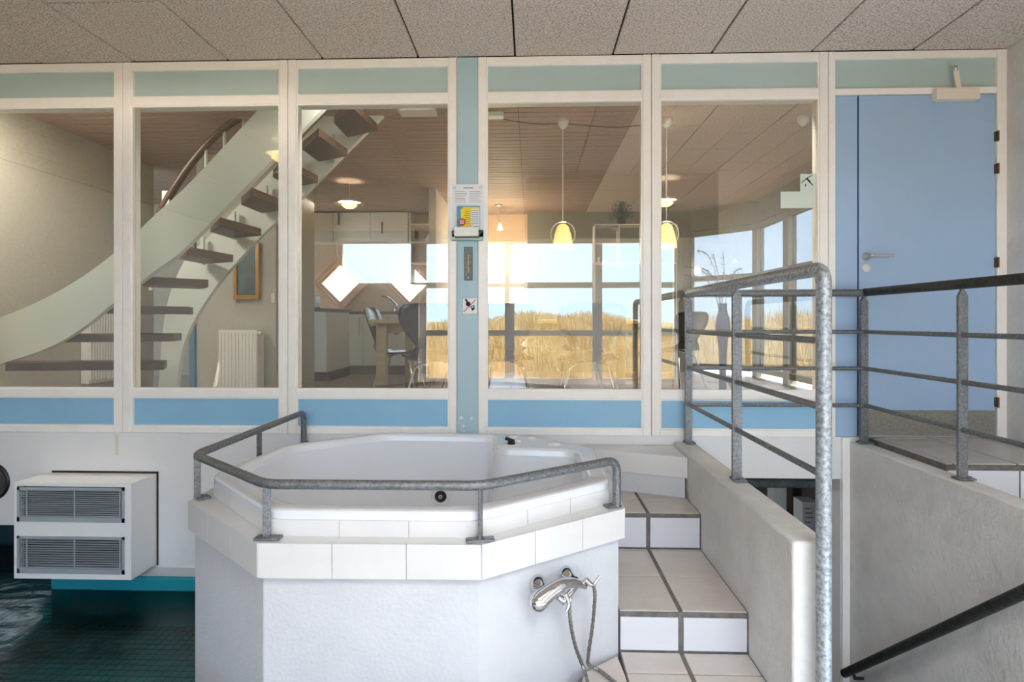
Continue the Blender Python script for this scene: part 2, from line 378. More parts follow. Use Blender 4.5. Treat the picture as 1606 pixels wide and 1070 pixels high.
# door unit
dm = MB(); x0, x1 = 1.7635, 2.79
dm.box(x0, 1.803, G - .018, G + .075, -.687, CZ - .004).box(2.735, x1, G - .018, G + .075, -.687, CZ - .004)
dm.box(1.803, 2.735, G - .015, G + .07, 1.551, CZ - .004).box(1.803, 2.735, G - .015, G + .07, 1.34, 1.378)
df = struct(dm.build('door_1', 'frame', None, .004))
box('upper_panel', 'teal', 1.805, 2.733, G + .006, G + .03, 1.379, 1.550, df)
box('side_panel', 'door', 1.805, 1.936, G - .002, G + .03, -.683, 1.338, df)
box('gap', 'doorline', 1.9365, 1.9455, G + .002, G + .03, -.683, 1.338, df)
leaf = box('door_leaf', 'door', 1.946, 2.731, G - .004, G + .035, -.678, 1.336, df)
box('kick_plate', 'kick', 1.948, 2.729, G - .007, G - .004, -.676, -.525, leaf)
h = MB(); h.lathe([(0, 0), (.024, 0), (.024, .006), (.010, .008), (.010, .045)], (1.985, G - .004, .383), (0, -1, 0), 20)
h.tube(arc_path([(1.985, G - .045, .383), (1.985, G - .058, .383), (2.0, G - .06, .383), (2.115, G - .055, .383)], .012), .0085, 10)
h.build('handle', 'steel', leaf)
h = MB(); h.lathe([(0, .005), (.023, .005), (.025, 0)], (1.989, G - .004, .315), (0, -1, 0), 20); kp = h.build('keyhole_plate', 'white', leaf)
for s_ in (-1, 1): MB().lathe([(0, .006), (.003, .006), (.003, .005)], (1.989 + s_ * .013, G - .004, .315), (0, -1, 0), 8)
for zz in (1.085, .895, .345, -.475):
    hg = MB(); hg.box(2.725, 2.742, G - .016, G - .004, zz - .028, zz + .028); hg.tube([(2.735, G - .022, zz - .03), (2.735, G - .022, zz + .03)], .006, 8)
    hg.build('hinge', 'rust', df)
cl = empty('door_closer', (2.45, G, 1.32)); tag(cl, 'cream box-shaped door closer with upright arm at the top of the blue door', 'door closer')
box('body', 'creamplastic', -.09, .155, -.06, -.008, -.03, .035, cl, .004)
a_ = MB(); a_.cbox((.03, -.05, .085), .028, .014, .11, Matrix.Rotation(-.14, 3, 'Y')); a_.build('arm', 'creamplastic', cl, .003)
a_ = MB(); a_.lathe([(0, 0), (.012, 0), (.012, .03), (0, .03)], (.02, -.05, .135), (0, 0, 1), 12); a_.build('arm_joint', 'steel', cl)

# ================================================================== HOT TUB
ledge = [(-.904, 1.865), (-.163, 1.875), (.367, 2.257), (.367, G - .003), (-1.402, G - .003), (-1.402, 2.295)]
sur = empty('tub_surround', (0, 0, 0)); tag(sur, 'white stuccoed octagonal surround carrying the hot tub in front of the glazing', 'tub surround')
MB().prism(inset(ledge, .018), -2.4, -.855, top=False).build('base', 'stucco', sur, .004)
MB().prism(ledge, -.854, -.745, top=False, bottom=False).build('band', 'whitegrout', sur)
rim = [(-.897, 1.916), (-.172, 1.92), (.325, 2.313), (.318, 2.917), (-.103, 3.267), (-.841, 3.281), (-1.289, 2.941), (-1.345, 2.354)]
hole_l = inset(rim, .05)
def flat_ring(m, outer, inner, z, up=True):
    vo = [Vector((x, y, 0)) for x, y in outer]; vi = [Vector((x, y, 0)) for x, y in inner]
    tri = tessellate_polygon([vo, vi]); allv = [(v.x, v.y, z) for v in vo + vi]; fs = []
    for t in tri:
        a, b, c = [Vector(allv[i]) for i in t]
        nz = (b - a).cross(c - a).z
        fs.append(tuple(t) if (nz > 0) == up else tuple(reversed(t)))
    m.add(allv, fs); return m
flat_ring(MB(), inset(ledge, -.001), hole_l, -.737).build('ledge_top', 'glaze', sur)
# tiles of the band and of the skirt, side by side
def tile_run(p, q, z0, z1, th, name, m, parent, wid=.245, g=.0012, out=True):
    p, q = Vector(p), Vector(q); L = (q - p).length; d = (q - p) / L; nrm = Vector((d.y, -d.x)); n = max(1, round(L / wid))
    for k in range(n):
        a = p + d * (L * k / n + g); b = p + d * (L * (k + 1) / n - g)
        poly = [tuple(a), tuple(a + nrm * th), tuple(b + nrm * th), tuple(b)]
        MB().prism(poly, z0, z1).build(name, m, parent)
for i in (5, 0, 1, 2):
    tile_run(ledge[i], ledge[(i + 1) % 6], -.853, -.7375, .006, 'tile', 'glaze', sur)
skirt = inset(rim, .012)
MB().prism(skirt, -.745, -.675, top=False, bottom=False).build('skirt', 'whitegrout', sur)
for i in range(8): tile_run(skirt[i], skirt[(i + 1) % 8], -.7365, -.679, .005, 'skirt_tile', 'glaze', sur)
# acrylic shell
tub = empty('hot_tub', (-.5, 2.6, -.645)); tag(tub, 'white acrylic octagonal hot tub with wide rim and seat corner', 'hot tub')
RO = roundpoly(rim, .06, 4)
opening = [(-.865, 1.995), (-.205, 2.0), (.235, 2.35), (.225, 2.86), (-.13, 2.895), (-.18, 2.95), (-.20, 3.20), (-.82, 3.225), (-1.235, 2.91), (-1.275, 2.40)]
OP = roundpoly(opening, .07, 5)
m = MB()
def ring_strip(m, A, za, B, zb):
    n = len(A); m.add([(x, y, za) for x, y in A] + [(x, y, zb) for x, y in B], [(i, (i + 1) % n, (i + 1) % n + n, i + n) for i in range(n)], True)
ring_strip(m, inset(RO, .008), -.682, RO, -.676); ring_strip(m, RO, -.676, RO, -.656); ring_strip(m, RO, -.656, inset(RO, .006), -.648); ring_strip(m, inset(RO, .006), -.648, inset(RO, .016), -.645)
flat_ring(m, inset(RO, .016), inset(OP, -.02), -.645)
steps_ = [(-.02, -.645), (-.01, -.648), (-.002, -.656), (.004, -.68), (.012, -.85), (.024, -1.12)]
for (d0, z0), (d1, z1) in zip(steps_, steps_[1:]): ring_strip(m, inset(OP, d0), z0, inset(OP, d1), z1)
fl = inset(OP, .024); tri = tessellate_polygon([[Vector((x, y, 0)) for x, y in fl]])
m.add([(x, y, -1.12) for x, y in fl], [t for t in tri])
me_o = m.build('shell', 'acrylic', tub); me_o.location = (.5, -2.6, .645)
bm_ = me_o.data; 
def onrim(name, prof, x, y, mt, n=20, z=-.645):
    o = MB().lathe(prof, (x + .5, y - 2.6, z + .645), n=n).build(name, mt, tub); return o
jt = MB(); jt.lathe([(.054, 0), (.050, .006), (.036, .008), (.032, .004)], (-.505 + .5, 3.186 - 2.6, -.985 + .645), (0, -1, 0), 24); jt.build('jet_flange', 'acrylic', tub)
jt = MB(); jt.lathe([(.033, .004), (.031, .012), (.018, .014), (.015, .008), (0, .008)], (-.505 + .5, 3.186 - 2.6, -.985 + .645), (0, -1, 0), 24); jt.build('jet_nozzle', 'black', tub)
jt = MB(); jt.lathe([(.013, .008), (.012, .016), (.006, .016), (.005, .010)], (-.505 + .5, 3.186 - 2.6, -.985 + .645), (0, -1, 0), 6); jt.build('jet_insert', 'steel', tub)
onrim('air_cap', [(0, .014), (.026, .012), (.034, 0)], -.10, 3.14, 'acrylic'); onrim('air_cap', [(0, .012), (.02, .01), (.026, 0)], -.075, 3.05, 'acrylic')
onrim('air_cap', [(0, .012), (.02, .01), (.024, 0)], .005, 3.12, 'acrylic'); onrim('air_cap', [(0, .01), (.034, .008), (.04, 0)], .12, 2.985, 'acrylic')
onrim('dial_ring', [(0, .004), (.045, .003), (.05, 0)], -.10, 2.97, 'acrylic')
k_ = MB(); k_.lathe([(0, .02), (.018, .02), (.022, 0)], (.40, .37, 0)); k_.cbox((.392, .37, .026), .05, .014, .016, Matrix.Rotation(.35, 3, 'Y')); k_.build('control_knob', 'black', tub)
# rail of the tub
RZ = -.551
tr = empty('tub_rail', (0, 0, 0)); tag(tr, 'low grey galvanised tube rail bent around the hot tub ledge', 'rail')
rl = [(-1.372, 3.40, -.737), (-1.372, 3.40, RZ), (-1.382, 2.30, RZ), (-.897, 1.895, RZ), (-.165, 1.90, RZ), (.342, 2.27, RZ), (.342, 2.27, -.737)]
MB().tube(arc_path(rl, .05, 6), .0165, 14).build('tube', 'galv', tr)
def flatpost(x, y, rz, wd=.026, th=.008):
    m = MB(); m.cbox((x, y, (RZ - .737) / 2 - .005), wd, th, .737 + RZ - .01 if False else .176, Matrix.Rotation(rz, 3, 'Z')); m.build('post', 'galv', tr, .0015)
def plate(x, y, rz, l=.095, wd=.05, par=None, z=-.737):
    m = MB(); R_ = Matrix.Rotation(rz, 3, 'Z'); m.cbox((x, y, z + .005), l, wd, .009, R_)
    for s_ in (-1, 1):
        p = Vector((x, y, z + .0105)) + R_ @ Vector((s_ * l * .36, 0, 0)); m.cbox(p, .012, .012, .008, R_)
    m.build('base_plate', 'galv', par or tr, .0015)
for x, y, rz in [(-1.378, 2.31, PI / 5), (-.893, 1.900, PI / 10), (-1.379, 2.85, PI / 3)]: flatpost(x, y, rz)
flatpost(-.168, 1.905, PI / 2.2, .03, .010)
plate(-1.36, 2.32, -.7, .05, .05); plate(-.886, 1.895, .0, .085, .04); plate(-.168, 1.90, .2, .095, .035); plate(.325, 2.27, .4, .06, .04); plate(-1.365, 3.39, 1.57, .05, .035); plate(-1.372, 2.85, 1.57, .05, .035)
# shower mixer on the right front face
f0, f1 = Vector(inset(ledge, .018)[1]), Vector(inset(ledge, .018)[2]); fd = (f1 - f0).normalized(); fn = Vector((fd.y, -fd.x))
fL = (f1 - f0).length
def on_face(s_, out_, z): p = f0 + fd * s_ + fn * out_; return Vector((p.x, p.y, z))
sa, sb, mz = .235, .365, -.935
mx_ = empty('shower_mixer', (0, 0, 0)); tag(mx_, 'chrome shower mixer tap on the white tub surround', 'tap')
n3 = Vector((fn.x, fn.y, 0)); d3 = Vector((fd.x, fd.y, 0))
for s_ in (sa, sb):
    MB().lathe([(.033, 0), (.032, .008), (.026, .022), (.017, .036), (.014, .05), (.013, .06)], on_face(s_, 0, mz), n3, 24).build('wall_flange', 'chrome', mx_)
bp_ = [on_face(sa - .035 + (sb - sa + .075) * t, .066 + .008 * math.sin(t * PI), mz - .022 + .034 * math.sin(t * PI) - .006 * t) for t in [k / 14 for k in range(15)]]
MB().tube(bp_, .02, 16, True, lambda t: .033 - .021 * t).build('body', 'chrome', mx_)
MB().lathe([(.030, -.02), (.033, -.008), (.0335, .006), (.029, .022), (.018, .033), (0, .038)], on_face(sa - .038, .066, mz - .025) , -d3 + Vector((0, 0, -.55)), 24).build('knob', 'chrome', mx_)
MB().tube([on_face(sa + .04, .072, mz - .03), on_face(sa + .055, .08, mz - .046), on_face(sa + .075, .084, mz - .03), on_face(sa + .10, .078, mz - .022), on_face(sa + .13, .07, mz - .010)], .011, 10).build('spout', 'chrome', mx_)
MB().tube(arc_path([on_face(sa + .062, .085, mz - .02), on_face(sa + .07, .098, mz - .05), on_face(sa + .055, .10, mz - .072)], .02), .006, 8, True, lambda t: .009 - .004 * t).build('lever', 'chrome', mx_)
MB().tube(arc_path([on_face(sb + .035, .072, mz - .0), on_face(sb + .06, .085, mz - .028), on_face(sb + .09, .09, mz + .004)], .02), .006, 8, True, lambda t: .011 - .006 * t).build('hand_shower_rest', 'chrome', mx_)
MB().lathe([(.011, 0), (.012, .02), (.009, .03)], on_face(sa + .085, .078, mz - .062), (0, 0, 1), 12).build('hose_nut', 'chrome', mx_)
FT = -1.304
hp = [on_face(sb + .065, .083, mz - .02), on_face(sb + .075, .08, mz - .07), on_face(sb + .078, .065, mz - .18), on_face(sb + .07, .05, mz - .30), on_face(sb + .078, .045, FT + .03), on_face(sb + .11, .07, FT + .011),
      Vector((.33, 2.02, FT + .009)), Vector((.42, 2.01, FT + .009)), Vector((.455, 1.94, FT + .009)), Vector((.39, 1.86, FT + .009)), Vector((.29, 1.85, FT + .009)), Vector((.22, 1.88, FT + .02)), on_face(sa + .15, .085, FT + .05), on_face(sa + .115, .08, FT + .14), on_face(sa + .092, .079, mz - .14), on_face(sa + .085, .078, mz - .06)]
def smooth(pts, n=6):
    P = [Vector(p) for p in pts]; P = [P[0] * 2 - P[1]] + P + [P[-1] * 2 - P[-2]]; res = []
    for i in range(1, len(P) - 2):
        for k in range(n):
            t = k / n; a, b, c, d = P[i - 1], P[i], P[i + 1], P[i + 2]
            res.append(.5 * ((2 * b) + (c - a) * t + (2 * a - 5 * b + 4 * c - d) * t * t + (3 * b - 3 * c + d - a) * t ** 3))
    return res + [P[-2]]
hs = smooth(hp, 14); nn = len(hs)
MB().tube(hs, .007, 10, True, lambda t: .0066 + .0010 * math.sin(t * nn * 2.0)).build('hose', 'hose', mx_)

# ================================================================== TILED STEPS
st = struct(MB().box(.352, .855, 2.885, G, FZ - .1, -.969).box(.352, .855, 2.262, 2.885, FZ - .1, -1.148).box(.352, .855, 1.60, 2.262, FZ - .1, -1.308)
            .box(-1.3, .352, 1.60, 1.86, FZ - .1, -1.308).build('floor_steps', 'grout'))
def tiles_flat(x0s, y0s, z, name='tread_tile', mt='treadtile', par=None, th=.004, g=.0088, rf=.45):
    for a, b in zip(x0s, x0s[1:]):
        for c, d in zip(y0s, y0s[1:]):
            box(name, mt, a + g, b - g, c + g * rf, d - g * rf, z - th - .003, z + random.uniform(-.0006, .0006), par, .0015)
def tiles_up(x0s, y, z0, z1, name='riser_tile', mt='risertile', par=None, g=.0105, gt=.011):
    for a, b in zip(x0s, x0s[1:]): box(name, mt, a + g, b - g, y - .004, y + .003, z0 + g * .6, z1 - gt * 2.2, par, .0015)
XS = [.345, .592, .859]
tiles_flat(XS, [2.885, 3.10, 3.40], -.965, par=st); tiles_up(XS, 2.885, -1.144, -.965, par=st)
tiles_flat(XS, [2.262, 2.572, 2.858], -1.144, par=st); tiles_up(XS, 2.262, -1.304, -1.144, par=st)
for o_ in (0,): box('tile_strip', 'treadtile', .356, .583, 2.864, 2.877, -1.15, -1.1445, st); box('tile_strip', 'treadtile', .601, .849, 2.864, 2.877, -1.15, -1.1445, st)
tiles_flat([.348, .592, .859], [1.62, 1.86, 2.12, 2.258], -1.304, par=st)
tiles_flat([-.14, .11, .355], [1.62, 1.855], -1.304, par=st); 
# narrow tile beside the tub corner
MB().prism([(.135, 2.105 - .24), (.348, 1.865), (.348, 2.10), (.337, 2.225), (.20, 2.118)], -1.311, -1.304).build('tread_tile', 'treadtile', st)
# diagonal masonry corner block at the head of the steps
blk = empty('corner_block', (0, 0, 0)); tag(blk, 'white stuccoed corner block at the head of the tiled steps', 'masonry block')
bp4 = [(.369, 3.305), (.853, 3.115), (.853, G - .001), (.369, G - .001)]
MB().prism(bp4, -.855, -.74).build('cap', 'glaze', blk, .003)
MB().prism([(.369, 3.318), (.842, 3.132), (.842, G - .001), (.369, G - .001)], -.965, -.855).build('base', 'stucco', blk)
# stair parapet walls
pw1 = struct(MB().box(.856, .978, 1.885, G, -1.48, -.72).build('wall_stair_left', 'roughcast', None, .012, 3))
pw2 = struct(MB().box(1.884, 1.99, 1.55, G, -3.0, -.715).build('wall_stair_right', 'roughcast', None, .008, 3))
struct(box('trim_3', 'frame', 1.842, 1.884, G - .02, G + .001, -3.0, -.69))
# stairs down in the stairwell
for k in range(10):
    pass
sd = MB()
for k in range(8): sd.box(.98, 1.884, 1.2 + .24 * k, 1.2 + .24 * (k + 1) + .01, -3.0, -1.62 - .17 * k)
struct(sd.build('floor_stairwell', 'treadtile'))
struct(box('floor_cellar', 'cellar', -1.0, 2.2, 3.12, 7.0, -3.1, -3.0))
# landing in front of the door, with tiles and steps down to the hall
ld = struct(MB().box(1.99, 2.79, 2.79, G, -1.48, -.689).box(1.99, 2.79, 2.45, 2.79, -1.48, -.89).box(1.99, 2.79, 2.1, 2.45, -1.48, -1.09).box(1.99, 2.79, 1.75, 2.1, -1.48, -1.28).build('floor_landing', 'grout'))
LX = [1.992, 2.03, 2.33, 2.63, 2.788]
tiles_flat(LX[1:], [2.795, 3.10, 3.385, 3.435], -.683, par=ld, g=.006, rf=.9)
tiles_flat(LX[:2], [2.795, 3.10, 3.385], -.683, par=ld, g=.005, rf=.9)
tiles_up([1.992, 2.33, 2.63, 2.788], 2.79, -.885, -.69, par=ld, g=.004)
for k, (ya, z) in enumerate([(2.45, -.886), (2.1, -1.086), (1.75, -1.276)]):
    tiles_flat([1.992, 2.33, 2.63, 2.788], [ya, ya + .33], z, par=ld, g=.004)

# ================================================================== RAILING AROUND THE STAIRWELL
rr = empty('stair_railing', (0, 0, 0)); tag(rr, 'galvanised steel railing with round pole and flat posts around the stairwell', 'railing')
TZ = .168; LXr, RXr, BY = .93, 1.945, 3.375
MB().tube(arc_path([(LXr, BY, TZ), (LXr, 1.836, TZ), (LXr, 1.836, -1.6 if False else -2.2)], .055, 8), .0235, 18).build('end_pole', 'galvlight', rr)
MB().tube([(LXr - .012, BY, TZ - .003), (RXr + .012, BY, TZ - .003)], .0215, 16).build('top_rail', 'galv', rr)
MB().tube(arc_path([(RXr, BY, TZ), (RXr, 1.75, TZ), (RXr, 1.75, -2.2)], .055, 8), .0235, 18).build('end_pole', 'darkrail', rr)
for z in (-.062, -.275, -.49):
    MB().tube([(LXr, BY, z), (LXr, 1.836, z)], .0115, 10).build('rail', 'galv', rr)
    MB().tube([(LXr, BY, z), (RXr, BY, z)], .0115, 10).build('rail', 'galv', rr)
    MB().tube([(RXr, BY, z), (RXr, 1.75, z)], .0115, 10).build('rail', 'galv', rr)
def tallpost(x, y, z0):
    m = MB(); w2, t2 = .021, .008; zt = TZ - .02
    m.add([(x - w2, y - t2, z0), (x + w2, y - t2, z0), (x + w2, y - t2, zt - .035), (x + .004, y - t2, zt), (x - .004, y - t2, zt), (x - w2, y - t2, zt - .035),
           (x - w2, y + t2, z0), (x + w2, y + t2, z0), (x + w2, y + t2, zt - .035), (x + .004, y + t2, zt), (x - .004, y + t2, zt), (x - w2, y + t2, zt - .035)],
          [(0, 1, 2, 3, 4, 5), (11, 10, 9, 8, 7, 6)] + [(i, i + 6, (i + 1) % 6 + 6, (i + 1) % 6) for i in range(6)])
    m.build('post', 'galv', rr, .0015)
for x, y, z0 in [(LXr, 3.385, -.715), (LXr, 2.60, -.715), (RXr, 3.385, -.71), (RXr, 2.63, -.71)]:
    tallpost(x, y - .002, z0); plate(x + .008, y, PI / 2 if x < 1.5 else .0, .075, .055, rr, z0 - .003)
# loose dark handrail on the stairwell wall
hr = empty('wall_handrail', (0, 0, 0)); tag(hr, 'dark sloping steel handrail fixed to the grey stairwell wall', 'handrail')
A, B = Vector((1.825, 3.37, -2.05)), Vector((1.825, 1.6, -.51))
MB().tube([A, B], .023, 14).build('tube', 'darkrail', hr)
for t in (.05, .95):
    p = A.lerp(B, t); MB().tube([p + Vector((0, 0, -.01)), p + Vector((.01, 0, -.05)), p + Vector((.06, 0, -.05))], .008, 8).build('bracket', 'darkrail', hr)

# ================================================================== CELLAR SEEN THROUGH THE OPENING
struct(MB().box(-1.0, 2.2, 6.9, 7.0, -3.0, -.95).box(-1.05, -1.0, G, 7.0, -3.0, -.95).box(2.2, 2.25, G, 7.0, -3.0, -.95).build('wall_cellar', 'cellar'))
pp = tag(MB().tube([(.2, 3.68, -1.03), (2.0, 3.68, -1.03)], .032, 14).build('insulated_pipe', 'pipe'), 'grey insulated pipe under the head of the cellar opening', 'pipe')
shf = empty('cellar_shelf', (1.45, 4.6, -1.6)); tag(shf, 'dark wooden cellar shelf seen through the opening beside the pole', 'shelf')
box('shelf_board', 'cellarwood', -.9, .7, -.5, .6, -.05, 0, shf); 
for x in (-.85, .62): box('leg', 'cellarwood', x, x + .08, -.46, -.38, -1.4, -.05, shf)
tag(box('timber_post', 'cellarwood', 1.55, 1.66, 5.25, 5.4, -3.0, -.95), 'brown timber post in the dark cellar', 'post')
lamp('added_cellar_fill', 'POINT', (.3, 4.4, -1.2), 8, (.9, .95, 1), .05)  # no fitting here; light added to brighten the cellar
c1 = empty('white_carton', (2.02, 4.72, -1.6)); tag(c1, 'plain tall white carton on the cellar shelf', 'box'); box('carton', 'white', -.05, .05, -.05, .08, 0, .27, c1)
c2 = empty('printed_carton', (2.1, 4.45, -1.6)); tag(c2, 'white carton with grey printed lines on the cellar shelf, nearer the pole', 'box'); box('carton', 'paper', -.03, .09, -.05, .1, 0, .22, c2)
for k in range(4): box('print_line', 'ink', -.01, .03 + .01 * (k % 3), -.052, -.05, .17 - .035 * k, .18 - .035 * k, c2)

# ================================================================== LEFT: AIR UNIT, POOL
ac = empty('air_unit', (-2.66, 3.33, -1.2)); tag(ac, 'white wall mounted air unit with two louvred grilles above the pool', 'air conditioner')
ox, oy, oz = -2.66, 3.33, -1.2
def L(x0, x1, y0, y1, z0, z1): return (x0 - ox, x1 - ox, y0 - oy, y1 - oy, z0 - oz, z1 - oz)
cs = MB(); X0, X1, ZT, ZB, YF = -3.005, -2.306, -.94, -1.497, 3.215
gr = [(-2.985, -2.345, -1.165, -.965), (-2.985, -2.345, -1.465, -1.248)]
# casing: shell plus front frame round the two grille openings
for b in [L(X0, X1, YF + .05, G, ZB, ZT), L(X0, X1, YF, YF + .05, ZT - .02, ZT), L(X0, X1, YF, YF + .05, ZB, ZB + .03), L(X0, X1, YF, YF + .05, -1.248, -1.165), L(X0, X0 + .02, YF, YF + .05, ZB + .03, -1.248), L(X1 - .04, X1, YF, YF + .05, ZB + .03, -1.248), L(X0, X0 + .02, YF, YF + .05, -1.165, ZT - .02), L(X1 - .04, X1, YF, YF + .05, -1.165, ZT - .02)]: cs.box(*b)
cs.build('casing', 'acbody', ac)
for g_ in gr:
    x0, x1, z0, z1 = g_
    box('recess', 'dark', *L(x0, x1, YF + .042, YF + .049, z0, z1), ac)
    f_ = MB(); t = .016
    for b in [L(x0, x1, YF - .004, YF + .01, z1 - t, z1), L(x0, x1, YF - .004, YF + .01, z0, z0 + t * 1.6), L(x0, x0 + t, YF - .004, YF + .01, z0, z1), L(x1 - t, x1, YF - .004, YF + .01, z0, z1)]: f_.box(*b)
    gf = f_.build('grille_frame', 'grille', ac)
    sl = MB(); n = 13
    for k in range(n):
        z = z0 + .03 + (z1 - z0 - .052) * k / (n - 1); sl.cbox((0 + (x0 + x1) / 2 - ox, YF + .012 - oy, z - oz), x1 - x0 - .03, .007, .0055, Matrix.Rotation(.25, 3, 'X'))
    so = sl.build('slats', 'grille', gf); so['kind'] = 'stuff'
    vb = MB()
    for x in (x0 + .055, (x0 + x1) / 2 + .02, x1 - .03): vb.box(*L(x - .004, x + .004, YF + .0, YF + .004, z0 + .02, z1 - .012))
    vo = vb.build('upright_bars', 'grille', gf); vo['kind'] = 'stuff'
sm = MB(); sm.box(*L(-2.97, -2.298, G - .004, G, ZT, ZT + .012)); sm.box(*L(-2.306, -2.296, G - .004, G, ZB - .01, ZT + .01)); sm.build('sealant_seam', 'seam', ac)
ph = empty('round_porthole', (-3.36, G, -1.0)); tag(ph, 'dark round porthole cut by the left edge of the photo, left of the air unit', 'porthole')
MB().lathe([(.095, 0), (.10, .012), (.115, .012), (.12, 0)], (0, 0, 0), (0, -1, 0), 28).build('rim', 'black', ph)
MB().lathe([(0, .006), (.097, .006)], (0, 0, 0), (0, -1, 0), 28).build('disc', 'pot', ph)
# pool
WZ = -1.66
struct(MB().box(-5.3, -1.34, -3.1, 3.44 + .7, -3.1, -1.88).box(-5.3, -2.95, 3.44 + .7, 3.44 + .8, -3.0, -1.2).box(-5.3, -5.25, -3.1, 4.2, -3.0, WZ + .1)
       .box(-1.38, -1.34, -3.1, 2.2, -3.0, FZ).box(-1.392, -1.34, 2.2, G, -3.0, -1.57).build('floor_pool', 'pooltile'))
ln = [(-3.02, WZ - .25), (-3.0, WZ + .02), (-2.9, WZ + .07), (-2.8, -1.575), (-1.39, -1.575), (-1.39, WZ - .25)]
struct(MB().box(-2.98, -1.39, G - .01, G + .1, -3.0, -1.572).build('trim_pool', 'liner', None, .02))
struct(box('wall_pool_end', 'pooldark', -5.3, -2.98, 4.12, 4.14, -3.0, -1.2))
wt = tag(MB().add([(-5.25, -3.08, WZ), (-1.392, -3.08, WZ), (-1.392, 4.12, WZ), (-5.25, 4.12, WZ)], [(0, 1, 2, 3)]).build('pool_water', 'water'), 'dark teal rippling water of the pool below the air unit', 'water', kind='stuff')
ts = MB()                                        # fine mosaic joints on the pool floor
for k in range(84): ts.box(-5.25, -1.4, 0 + k * .049, .004 + k * .049, -1.88, -1.8775)
for k in range(78): ts.box(-5.2 + k * .049, -5.196 + k * .049, 0, 4.1, -1.88, -1.8775)
to_ = ts.build('mosaic_joints', 'mosaic', [o for o in C.objects if o.name == 'floor_pool'][0]); to_['kind'] = 'stuff'

# ================================================================== THINGS ON THE COLUMN
YC = G - .012
ps = empty('notice_poster', (-.374, YC - .013, .75)); tag(ps, 'white printed notice sheet pinned to the top of the blue column', 'poster')
box('sheet', 'paper', -.098, .092, -.001, .0, -.195, .075, ps)
def txt(s, size, loc, mt, par, name='lettering', align='CENTER'):
    c = bpy.data.curves.new(name, 'FONT'); c.body = s; c.size = size; c.align_x = align; c.extrude = .0003; c.materials.append(M[mt])
    o = bpy.data.objects.new(name, c); C.objects.link(o); o.location = loc; o.rotation_euler = (PI / 2, 0, 0); o.parent = par; return o
box('heading', 'ink', -.03, .03, -.0016, -.001, .050, .056, ps)
tl = MB()
for k in range(7):
    for x0, x1 in ((-.08, -.008), (.006, .082)):
        e = x1 - random.uniform(0, .015); z = .032 - .0105 * k
        tl.box(x0, e, -.0016, -.001, z - .0022, z)
tl.build('text_lines', 'ink', ps)
for x in (-.082, .074): MB().lathe([(.006, 0), (.0075, .0006), (.008, 0)], (x, -.001, .055), (0, -1, 0), 12).build('emblem', 'ink', ps)
box('red_line', 'pink', -.078, -.02, -.0018, -.001, -.016, -.013, ps)
bk = empty('brochure_stack', (-.374, YC - .03, .66)); tag(bk, 'blue and yellow brochure with red round badge standing in the rack', 'brochure')
box('blue_cover', 'coverblue', -.066, .072, .0, .004, -.11, .03, bk)
MB().prismY([(-.034, -.11), (-.034, .005), (-.022, .018), (.07, .018), (.07, .026), (-.034, .026), (-.044, .012), (-.044, -.11)][0:0] or [(-.044, -.11), (.016, -.11), (.016, .012), (.07, .014), (.07, .024), (-.028, .024), (-.044, .008)], -.004, 0).build('yellow_cover', 'yellow', bk)
box('white_page', 'paper', .017, .07, -.0035, .0, -.11, .013, bk)
t2 = MB()
for k in range(8): t2.box(.022, .064, -.0042, -.0035, .0 - k * .011, .003 - k * .011)
t2.build('text_lines', 'ink', bk)
t2 = MB()
for k in range(7): t2.box(-.016 - .004 * (k % 3), .010, -.0048, -.004, -.005 - k * .012, -.002 - k * .012)
t2.build('text_lines', 'amber', bk)
MB().lathe([(0, .006), (.021, .006), (.022, .004)], (-.036, 0, -.066), (0, -1, 0), 24).build('red_badge', 'inkred', bk)
t3 = MB()
for k in range(4): t3.box(-.05, -.022, -.0068, -.006, -.077 + k * .007, -.0745 + k * .007)
t3.build('badge_lettering', 'paper', bk)
rk = empty('leaflet_rack', (-.374, YC - .014, .52)); tag(rk, 'small pale leaflet rack with rolled paper on the blue column', 'rack')
box('tray', 'mint', -.10, .09, -.05, .012, -.036, -.018, rk, .002); box('back', 'mint', -.10, .09, .008, .013, -.036, .03, rk)
box('front_card', 'white', -.08, .066, -.052, -.046, -.015, .04, rk, .002)
m = MB(); m.add([(.03, -.053, .036), (.066, -.053, .042), (.068, -.053, .046), (.045, -.053, .042)], [(0, 1, 2, 3)]); m.build('folded_corner', 'black', rk)
m = MB(); m.add([(.066, -.05, -.015), (.092, -.03, .02), (.07, -.05, .012)], [(0, 1, 2)]); m.build('leaf_print', 'green', rk); m = MB(); m.add([(-.10, -.03, .012), (-.085, -.045, -.005), (-.08, -.05, .02)], [(0, 1, 2)]); m.build('leaf_print', 'green', rk)
box('front_lip', 'rust', -.075, .07, -.0525, -.05, -.027, -.019, rk)
th = empty('wall_thermometer', (-.374, YC, .345)); tag(th, 'narrow grey wall thermometer with amber tube on the blue column', 'thermometer')
box('housing', 'thermo', -.025, .025, -.012, 0, -.098, .104, th, .003); box('face', 'thermof', -.020, .018, -.0135, -.012, -.07, .066, th)
box('tube', 'amber', -.004, .0, -.016, -.0135, -.062, .06, th); box('scale', 'white', .0005, .0025, -.0142, -.0135, -.055, .055, th)
MB().lathe([(0, .002), (.004, .002), (.004, 0)], (.0, -.012, -.083), (0, -1, 0), 8).build('screw', 'white', th)
ng = empty('no_glass_sign', (-.366, YC, .092)); tag(ng, 'white square pictogram with bottle and glass struck out in red', 'sign')
box('plate', 'paper', -.046, .046, -.002, 0, -.05, .05, ng)
fr_ = MB(); t = .0025
for b in [(-.046, .046, -.0026, -.002, .0475, .05), (-.046, .046, -.0026, -.002, -.05, -.0475), (-.046, -.0435, -.0026, -.002, -.05, .05), (.0435, .046, -.0026, -.002, -.05, .05)]: fr_.box(*b)
fr_.build('border', 'ink', ng)
